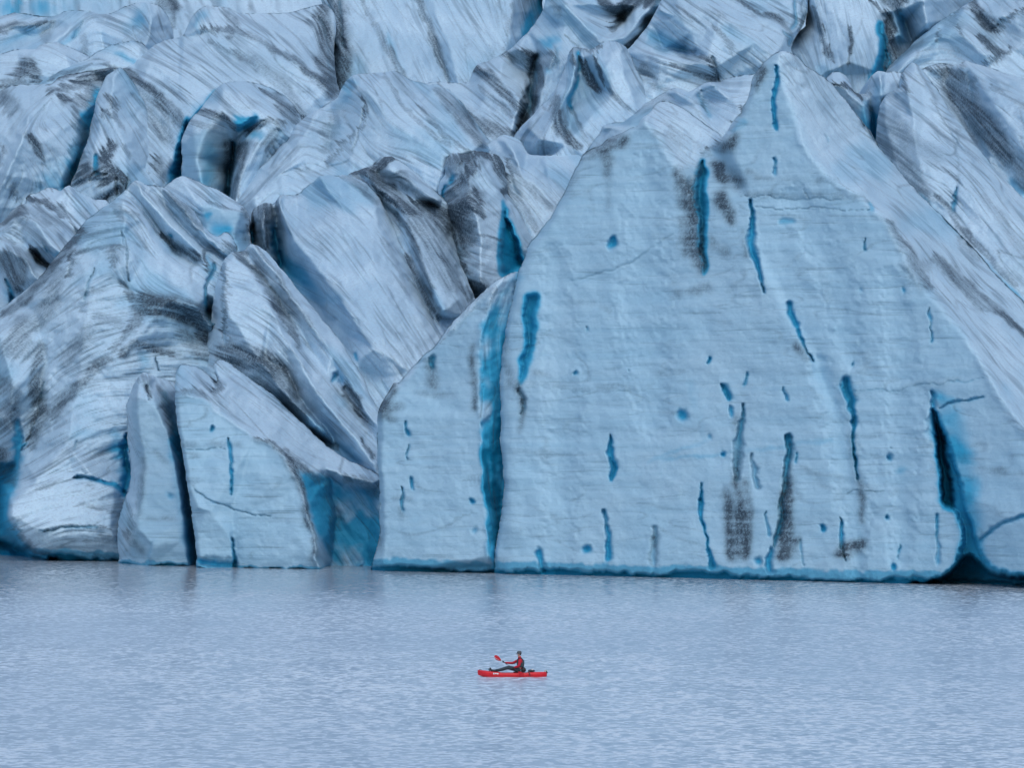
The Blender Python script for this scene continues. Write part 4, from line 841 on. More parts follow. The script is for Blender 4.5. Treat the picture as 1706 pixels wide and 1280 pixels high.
# the big left peak standing in the lake
build_ice("ice_peak", [(-160, 1000, 604), (-160, 640, 620), (-80, 575, 622), (-20, 530, 622), (0, 516, 622), (18, 504, 622), (38, 487, 622), (58, 468, 622), (75, 452, 622), (92, 430, 622), (110, 406, 622), (128, 388, 622), (145, 368, 622), (162, 352, 622), (180, 340, 622), (195, 327, 622), (208, 315, 622), (218, 304, 622), (226, 299, 622),
                       (236, 303, 622), (246, 309, 622), (256, 308, 622), (270, 311, 622), (282, 318, 622), (300, 332, 622), (318, 345, 622), (332, 362, 621), (342, 380, 620), (352, 388, 620), (362, 393, 620), (372, 387, 620), (380, 387, 620), (388, 396, 620), (394, 410, 619),
                       (398, 440, 616), (420, 520, 610), (480, 640, 604), (480, 1000, 598)],
          cr=[[(205, 336, 612), (208, 370, 608), (205, 400, 606), (210, 440, 604), (216, 480, 604)], [(185, 345, 614), (150, 390, 612), (125, 420, 612), (95, 460, 612), (60, 500, 612)], [(205, 336, 612), (225, 346, 612), (238, 368, 612), (256, 400, 611), (280, 428, 610), (310, 455, 608), (345, 490, 607)],
              [(228, 304, 618), (245, 330, 617), (270, 362, 616), (300, 390, 615), (330, 420, 614), (342, 440, 612)], [(215, 325, 622), (240, 352, 620), (262, 388, 619), (290, 415, 619), (325, 440, 616)], [(248, 310, 620), (275, 345, 621), (310, 385, 620), (345, 415, 619), (368, 422, 618)],
              [(280, 320, 618), (320, 365, 616), (350, 400, 615), (370, 420, 614)], [(220, 380, 610), (240, 430, 606), (280, 480, 602), (330, 510, 600)], [(240, 490, 602), (280, 500, 600), (330, 515, 600), (350, 540, 600)],
              [(150, 480, 604), (140, 560, 600), (130, 640, 598), (110, 740, 594)], [(60, 520, 612), (75, 600, 606), (60, 680, 604), (35, 760, 604)], [(200, 600, 598), (210, 700, 596), (212, 780, 596)], [(0, 560, 606), (20, 640, 600), (15, 700, 602)],
              [(120, 815, 588), (160, 800, 588), (190, 812, 588), (205, 835, 590)], [(20, 840, 588), (18, 862, 586), (30, 885, 586), (60, 910, 587), (90, 928, 588), (130, 934, 588), (205, 936, 588)], [(65, 880, 584), (120, 875, 584), (185, 885, 584)], [(20, 840, 588), (60, 800, 590), (120, 780, 592)],
              [(350, 520, 612), (350, 560, 606), (380, 600, 604)], [(0, 800, 612), (-5, 900, 614)], [(430, 600, 602), (430, 700, 604)]],
          g=[(180, 380, -15), (140, 440, -35), (90, 500, -42), (240, 380, 58), (280, 450, 40), (220, 450, 70), (300, 380, 50), (330, 350, 48), (180, 500, -10), (260, 540, -5), (320, 540, 20), (100, 580, -35), (60, 620, -45), (150, 650, -15), (100, 700, -35), (200, 650, -5), (60, 760, -40),
             (120, 830, -8), (150, 900, 2), (40, 850, -20), (400, 580, 20), (450, 600, 25), (10, 600, -45), (200, 580, -20), (260, 600, 0), (330, 470, 35)],
          dirt=[([(245, 505, 20), (290, 515, 26), (335, 530, 26), (360, 570, 26)], .95), ([(245, 505, 8), (225, 540, 10), (190, 580, 8)], .8), ([(205, 590, 8), (230, 575, 8), (260, 580, 6), (290, 590, 5)], .9), ([(340, 560, 20), (400, 575, 30), (450, 610, 24), (470, 640, 16)], 1.0), ([(300, 560, 12), (340, 590, 14), (380, 610, 8)], .75),
                ([(140, 380, 6), (110, 415, 8), (80, 455, 9), (45, 495, 10), (10, 520, 8)], 1.0), ([(120, 420, 4), (118, 460, 4)], .9), ([(100, 450, 12), (85, 500, 16), (60, 540, 16)], .62), ([(195, 410, 5), (185, 425, 10), (190, 440, 8)], .8), ([(130, 420, 3), (170, 412, 3), (205, 410, 3)], .7), ([(40, 540, 20), (20, 580, 20), (60, 590, 16)], .6),
                ([(0, 640, 16), (20, 660, 18), (10, 700, 20)], .8), ([(65, 580, 10), (60, 640, 14), (70, 690, 14), (50, 740, 10)], .85), ([(90, 690, 10), (130, 640, 10), (180, 600, 8)], .7), ([(150, 550, 14), (110, 600, 14)], .5), ([(205, 480, 8), (225, 510, 10), (260, 530, 10)], .7), ([(0, 760, 20), (15, 800, 12)], .9),
                ([(180, 345, 3), (215, 350, 4), (228, 358, 4)], .5), ([(270, 395, 4), (300, 412, 8), (330, 432, 6)], .9), ([(275, 322, 4), (310, 355, 9), (335, 380, 6)], .6), ([(370, 412, 6), (390, 412, 8)], .8), ([(340, 420, 4), (345, 450, 3)], .8), ([(205, 370, 3), (190, 345, 3)], .4), ([(60, 812, 3), (100, 800, 3)], .5), ([(130, 842, 3), (180, 850, 3), (200, 860, 4)], .5), ([(145, 905, 6), (190, 900, 8)], .5),
                ([(80, 880, 3), (120, 876, 2), (180, 884, 3)], .8), ([(25, 880, 3), (45, 905, 5), (75, 925, 4)], .6), ([(165, 530, 8), (200, 540, 8)], .4)],
          blue=[([(215, 360, 6), (225, 375, 8)], .25), ([(283, 394, 5)], .55), ([(30, 720, 8), (28, 760, 10), (15, 830, 14)], .55), ([(190, 720, 14), (205, 770, 14), (208, 800, 12)], .5), ([(-40, 880, 60), (10, 890, 24), (25, 915, 18)], .85), ([(125, 720, 16), (170, 725, 14)], .2), ([(245, 600, 14), (240, 612, 10)], .35),
                ([(355, 500, 7), (358, 520, 7)], .5), ([(372, 575, 5)], .5), ([(350, 430, 6), (348, 460, 6)], .35), ([(150, 470, 3), (142, 495, 3)], .3), ([(160, 700, 40), (130, 660, 30)], .12)],
          carve=[([(201, 385, 1.5), (204, 402, 4), (208, 418, 2), (210, 440, 1.5), (216, 470, 1.5)], 1.6, .15, .7), ([(158, 450, 1.5), (145, 475, 2.5), (140, 500, 2)], 1.6, .3, .6), ([(355, 440, 3), (343, 480, 3), (340, 510, 4), (352, 530, 6), (358, 545, 3)], 3.5, .5, .7), ([(372, 490, 2), (370, 520, 2), (373, 545, 2), (375, 575, 5), (376, 588, 2)], 2.5, .6, .6),
                 ([(212, 725, 3), (208, 750, 6), (212, 790, 9), (205, 818, 6)], 5, .9, .2), ([(120, 796, 2), (165, 798, 4), (192, 808, 6), (207, 825, 6)], 3.5, .7, .2), ([(262, 595, 2), (266, 620, 2)], 2, .2, .6), ([(28, 700, 5), (30, 745, 7), (26, 780, 6)], 2, .6, .4), ([(70, 655, 3), (62, 700, 2), (36, 750, 2)], 1.4, .2, .5),
                 ([(75, 640, 2), (66, 660, 3)], 1, .4, .2), ([(281, 393, 4), (285, 397, 3)], 1.5, .6, .2), ([(0, 908, 10), (40, 925, 12), (90, 942, 8)], 5, .8, 0), ([(65, 883, 1.5), (120, 878, 2), (165, 882, 2.5)], .8, .5, .2), ([(118, 420, 2), (117, 460, 2)], 1, .1, .8), ([(262, 800, 3)], 0, 0, 0), ([(122, 750, 2), (130, 735, 2)], .8, .3, .2)],
          caves=[([(-170, 770), (-40, 780), (24, 770), (20, 810), (12, 845), (14, 872), (35, 900), (70, 925), (130, 938), (200, 944), (200, 1020), (-170, 1020)], 4.0, .72), ([(-170, 880), (0, 895), (45, 918), (100, 938), (150, 945), (150, 1020), (-170, 1020)], 4.0, .95)],
          foot=(10, 3, .85), cat="ice peak", label="big grey-streaked folded ice peak at the left, its rounded base in the lake")

build_ice("ice_ridge", [(345, 640, 600), (352, 520, 606), (357, 480, 609), (366, 450, 612), (376, 428, 613), (386, 420, 613), (398, 419, 613), (408, 418, 613), (414, 409, 613), (420, 404, 613), (427, 406, 613), (438, 411, 613), (448, 420, 612), (458, 432, 611), (468, 446, 610), (480, 460, 609), (495, 480, 607), (512, 500, 605), (526, 516, 603),
                        (545, 540, 600), (562, 562, 597), (580, 588, 593), (596, 615, 589), (610, 640, 586), (624, 668, 583), (640, 700, 580), (690, 780, 572), (690, 980, 572), (560, 980, 580), (420, 860, 590)],
          cr=[[(376, 436, 604), (372, 480, 600), (371, 520, 598), (376, 560, 597), (380, 590, 596)], [(390, 425, 606), (420, 460, 602), (450, 510, 594), (480, 570, 588), (520, 640, 582), (565, 700, 576), (620, 770, 570)], [(400, 422, 612), (432, 455, 608), (470, 505, 604), (510, 570, 597), (555, 640, 588), (600, 700, 581), (632, 745, 576)],
              [(424, 410, 608), (455, 450, 604), (500, 510, 598), (550, 590, 590), (600, 670, 582), (635, 720, 576)], [(378, 520, 594), (430, 600, 588), (480, 660, 583), (540, 720, 578)], [(440, 600, 590), (480, 620, 590), (510, 680, 588), (560, 740, 582), (600, 775, 578)], [(410, 640, 592), (460, 670, 592), (520, 730, 588)], [(540, 620, 589), (570, 640, 590), (610, 700, 582)]],
          g=[(400, 480, 20), (420, 500, 30), (450, 560, 42), (500, 600, 52), (480, 500, 52), (550, 620, 55), (440, 440, 50), (590, 700, 45), (420, 620, 25), (480, 680, 42), (540, 740, 42), (390, 570, 15), (600, 640, 55)],
          dirt=[([(378, 590, 22), (430, 600, 26), (470, 625, 20), (490, 660, 12)], 1.0), ([(400, 640, 20), (450, 650, 20), (500, 690, 14)], .8), ([(395, 425, 4), (430, 460, 7), (470, 520, 8), (500, 580, 4)], .85), ([(568, 640, 5), (590, 665, 9), (612, 700, 6)], 1.2), ([(430, 415, 3), (470, 470, 4), (520, 540, 4)], .5), ([(372, 440, 5), (371, 500, 3), (374, 550, 3), (380, 580, 5)], .8), ([(520, 715, 6), (560, 745, 6)], .8),
                ([(600, 735, 3), (625, 760, 4)], .9), ([(460, 680, 10), (500, 730, 8)], .6), ([(396, 420, 8), (410, 425, 6)], .8)],
          blue=[([(460, 660, 14), (500, 700, 20), (550, 740, 20), (590, 770, 14)], .42), ([(560, 628, 6), (556, 634, 5)], .5), ([(540, 740, 10), (590, 765, 8)], .3)],
          carve=[([(372, 450, 1.5), (370, 500, 2), (373, 545, 2), (372, 575, 4)], 1.6, .25, .6), ([(558, 626, 6), (552, 636, 4)], 2, .6, .2), ([(575, 648, 4), (592, 668, 6), (612, 700, 4)], 2.2, .1, .6), ([(400, 424, 2), (435, 460, 3), (480, 520, 2)], 1.4, .05, .5)], grime=.8,
          label="long white ice ridge sweeping diagonally down behind the wide blue-sided block", group=G_LEFT)

build_ice("ice_block", [(325, 1000, 561), (327, 945, 561), (325, 900, 561), (318, 850, 562), (310, 800, 563), (304, 755, 564), (296, 715, 566), (292, 680, 568), (292, 655, 571), (293, 635, 575), (295, 618, 579), (302, 608, 580), (310, 606, 580), (322, 610, 580), (333, 614, 580), (344, 622, 580), (354, 632, 580), (358, 640, 580), (362, 634, 581), (358, 618, 582), (357, 606, 583), (364, 601, 584), (374, 601, 584),
                        (385, 607, 584), (395, 614, 584), (408, 625, 583), (422, 634, 583), (438, 643, 582), (452, 656, 581), (468, 672, 580), (485, 689, 578), (505, 708, 577), (525, 727, 575), (545, 742, 574), (565, 756, 572), (590, 770, 570), (612, 781, 568), (640, 795, 565), (690, 820, 560), (690, 1010, 560), (540, 1010, 566)],
          cr=[[(293, 662, 568), (310, 655, 567), (340, 668, 566), (370, 690, 565), (400, 712, 564), (425, 730, 562), (448, 737, 561), (468, 750, 560), (478, 765, 559), (490, 790, 558), (500, 815, 558), (508, 845, 557), (518, 880, 556), (526, 920, 555), (534, 948, 555), (540, 980, 555)], [(385, 900, 560), (387, 948, 560)], [(390, 905, 561), (391, 948, 561)], [(357, 640, 572), (362, 660, 568)], [(550, 800, 568), (560, 860, 569), (550, 948, 570)], [(470, 740, 565), (540, 780, 566), (620, 805, 564)], [(620, 830, 568), (610, 940, 569)],
              [(332, 845, 560), (350, 850, 560), (384, 862, 561)]],
          g=[(320, 640, 35), (380, 650, 38), (450, 700, 40), (540, 770, 30), (540, 860, 60), (580, 900, 50), (520, 800, 55), (600, 850, 62)],
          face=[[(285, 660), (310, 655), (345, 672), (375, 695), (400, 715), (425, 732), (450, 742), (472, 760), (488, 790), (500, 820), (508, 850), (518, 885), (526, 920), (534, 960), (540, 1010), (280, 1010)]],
          dirt=[([(295, 652, 4), (320, 650, 5), (345, 665, 4)], .6), ([(425, 732, 2), (450, 738, 4), (468, 750, 7), (482, 768, 10), (495, 800, 7), (505, 830, 6), (513, 870, 6), (525, 920, 4)], 1.15), ([(480, 765, 6), (510, 780, 8), (530, 800, 6)], .7), ([(570, 795, 6), (600, 800, 10), (625, 820, 12)], .6), ([(300, 740, 2), (340, 742, 2), (400, 742, 2)], .8), ([(358, 635, 5), (366, 640, 6), (358, 655, 3)], .9), ([(540, 800, 6), (560, 860, 8), (550, 920, 6)], .5), ([(520, 900, 8), (530, 940, 8)], .4)],
          bluep=[([(490, 780), (508, 782), (540, 792), (575, 805), (640, 818), (700, 830), (700, 1010), (545, 1010), (532, 940), (520, 880), (508, 830)], .44)], blue=[([(515, 800, 10), (535, 850, 14), (550, 920, 12)], .5), ([(382, 740, 3), (384, 780, 4), (388, 820, 4)], .4), ([(425, 790, 10)], .12)],
          carve=[([(380, 730, 1.5), (382, 755, 3), (384, 785, 3), (388, 822, 2.5)], 1.6, .7, .1), ([(355, 712, 3), (355, 718, 3)], 1.6, .7, .3), ([(386, 895, 2), (387, 925, 3), (388, 950, 4)], 3, .75, .2), ([(326, 818, 1), (350, 832, 1.5), (400, 850, 1.5), (450, 862, 1)], .7, .25, .2), ([(300, 750, 1), (360, 748, 1), (375, 752, 1)], .4, .3, .4), ([(330, 935, 8), (360, 940, 12), (386, 940, 8)], 3.0, .7, 0), ([(360, 640, 3), (358, 655, 2)], 1.5, .1, .6)],
          foot=(3.5, 3, .55), cat="ice block", rnd=7, label="wide front ice block with pale banded face and a raw deep blue right side", group=G_FRONT, rough=.8, grime=1.25)

build_ice("ice_block", [(196, 1000, 577), (198, 930, 578), (195, 905, 580), (196, 880, 580), (201, 858, 581), (207, 835, 582), (214, 812, 583), (218, 785, 583), (216, 755, 584), (213, 730, 584), (213, 700, 585), (212, 675, 586), (216, 652, 587), (222, 638, 587), (228, 628, 588), (236, 620, 588), (248, 622, 588), (262, 627, 588), (276, 632, 588), (292, 638, 588), (310, 650, 588),
                        (330, 760, 584), (345, 900, 580), (345, 1000, 580)],
          cr=[[(232, 625, 578), (228, 660, 574), (232, 720, 573), (238, 780, 572), (236, 840, 571), (228, 880, 570), (245, 905, 569), (250, 950, 569)], [(250, 632, 576), (262, 680, 572), (285, 730, 571), (296, 800, 569), (305, 860, 568), (316, 945, 567)], [(292, 650, 586), (300, 720, 582), (310, 800, 580), (322, 880, 578), (328, 950, 577)],
              [(205, 870, 574), (215, 905, 573), (235, 925, 572)], [(252, 908, 567), (300, 905, 567)], [(236, 640, 576), (255, 650, 576)]],
          g=[(240, 650, 80), (270, 660, 50), (250, 800, 70), (280, 700, 50), (215, 900, 50), (225, 800, 80)], face=[[(222, 670), (262, 670), (285, 730), (300, 820), (340, 900), (340, 1000), (200, 1000), (225, 880), (232, 820)]],
          dirt=[([(232, 630, 8), (245, 632, 8), (250, 660, 4)], .6), ([(248, 640, 2), (250, 665, 2)], 1.1), ([(265, 650, 6), (285, 690, 10), (290, 720, 8)], .6), ([(236, 760, 4), (234, 820, 5), (232, 860, 5)], .6), ([(215, 890, 8), (235, 920, 10)], .7), ([(215, 850, 6), (222, 880, 6)], .4), ([(262, 750, 3), (280, 770, 3)], .4), ([(240, 867, 1.5), (300, 866, 1.5)], .7)],
          blue=[([(275, 665, 10), (292, 690, 12), (296, 720, 10)], .5), ([(300, 730, 8), (308, 800, 12), (318, 880, 12), (322, 940, 8)], .8), ([(290, 740, 10), (302, 820, 14), (316, 910, 14)], .42), ([(282, 825, 8)], .35), ([(222, 680, 8), (226, 760, 8)], .12)],
          carve=[([(248, 640, 1.5), (250, 668, 1.5)], 1.2, .1, .8), ([(282, 826, 6)], .8, .3, 0), ([(250, 905, 3), (248, 940, 3)], 1, .2, 0)],
          foot=(3.5, 2.5, .6), rnd=8, label="narrow upright ice pillar at the waterline, left of the wide pale blue block", group=G_FRONT, rough=.8, grime=.8)

build_ice("ice_slab", [(x, y, FD(x, y) + e) for x, y, e in ((612, 1020, 1.5), (618, 950, 1.5), (621, 935, 1.5), (626, 915, 1.5), (632, 895, 1.5), (633, 860, 1.5), (633, 820, 1.5), (631, 790, 1.5), (628, 760, 1.5), (627, 735, 1.5), (628, 705, 1.5), (629, 690, 1.5), (634, 675, 1.5), (642, 662, 1.5), (650, 650, 1.5), (655, 640, 1.5), (662, 640, 1.5), (672, 630, 1.5), (684, 615, 1.5), (697, 601, 1.5), (712, 585, 1.5), (728, 570, 1.5), (742, 552, 1.5), (758, 532, 1.5), (775, 513, 1.5), (792, 497, 1.5), (808, 483, 1.5), (822, 470, 1.5), (838, 461, 1.5), (852, 456, 5), (864, 452, 5), (890, 460, 7), (885, 600, 7), (870, 800, 7), (870, 1020, 7))],
          cr=[[(x, y, FD(x, y) + e) for x, y, e in L_] for L_ in (
              [(636, 690, 0), (637, 780, 0), (640, 860, 0), (640, 930, 0), (640, 950, 0)], [(835, 468, 1), (812, 500, 0), (800, 540, 0), (797, 600, 0), (798, 660, 0), (800, 700, 0), (803, 760, 0), (806, 820, 0), (810, 880, 0), (817, 930, 0)],
              [(858, 465, 3.5), (850, 500, 4.0), (842, 560, 4.0), (838, 620, 4.2), (836, 700, 4.5), (836, 800, 4.5), (832, 880, 4), (826, 945, 3)])],
          g=[(700, 650, 0), (640, 670, -60), (820, 600, 85), (815, 520, -70), (820, 850, 85)],
          face=[[(600, 690), (640, 665), (690, 620), (760, 545), (815, 490), (802, 540), (798, 620), (800, 700), (806, 850), (815, 1020), (600, 1020)]],
          dirt=[([(632, 692, 8), (645, 665, 12), (658, 648, 8)], 1.35), ([(640, 690, 5), (665, 678, 8)], .6), ([(720, 600, 9), (721, 620, 10), (720, 645, 8)], .6), ([(690, 655, 2), (720, 660, 2), (760, 658, 2)], .6), ([(787, 580, 3), (788, 640, 4), (794, 680, 4)], .8), ([(668, 850, 3), (670, 860, 3)], .9), ([(655, 834, 2), (690, 834, 2)], .8), ([(633, 900, 3), (634, 920, 3)], .6), ([(640, 695, 2), (660, 698, 2)], .8), ([(800, 500, 3), (830, 478, 3)], .5)],
          bluep=[([(858, 450), (842, 475), (815, 505), (800, 545), (796, 600), (800, 690), (870, 690), (880, 450)], .46), ([(800, 700), (812, 690), (870, 690), (870, 1020), (818, 1020), (808, 880)], .98)], blue=[([(690, 865, 10)], .18), ([(840, 560, 6), (834, 620, 9), (830, 690, 12)], .8)],
          carve=[([(722, 598, 5), (721, 612, 4)], 1.6, .55, .3), ([(676, 705, 2), (677, 722, 4)], 1.5, .7, .2), ([(679, 742, 2), (680, 765, 2)], 1.2, .6, .2), ([(687, 797, 3), (689, 812, 3)], 1.4, .65, .3), ([(672, 812, 2), (672, 838, 3.5), (672, 850, 3)], 1.5, .6, .5), ([(786, 832, 4)], 1.4, .8, .1), ([(789, 880, 5)], .8, .4, .1), ([(806, 706, 5), (816, 700, 8)], 1.5, .6, .2)],
          foot=(12, 4, .8), label="narrow banded pale blue ice slab left of the deep crevice, dark upper left corner", group=G_FRONT, rough=.7, smooth=1, cat="ice slab")

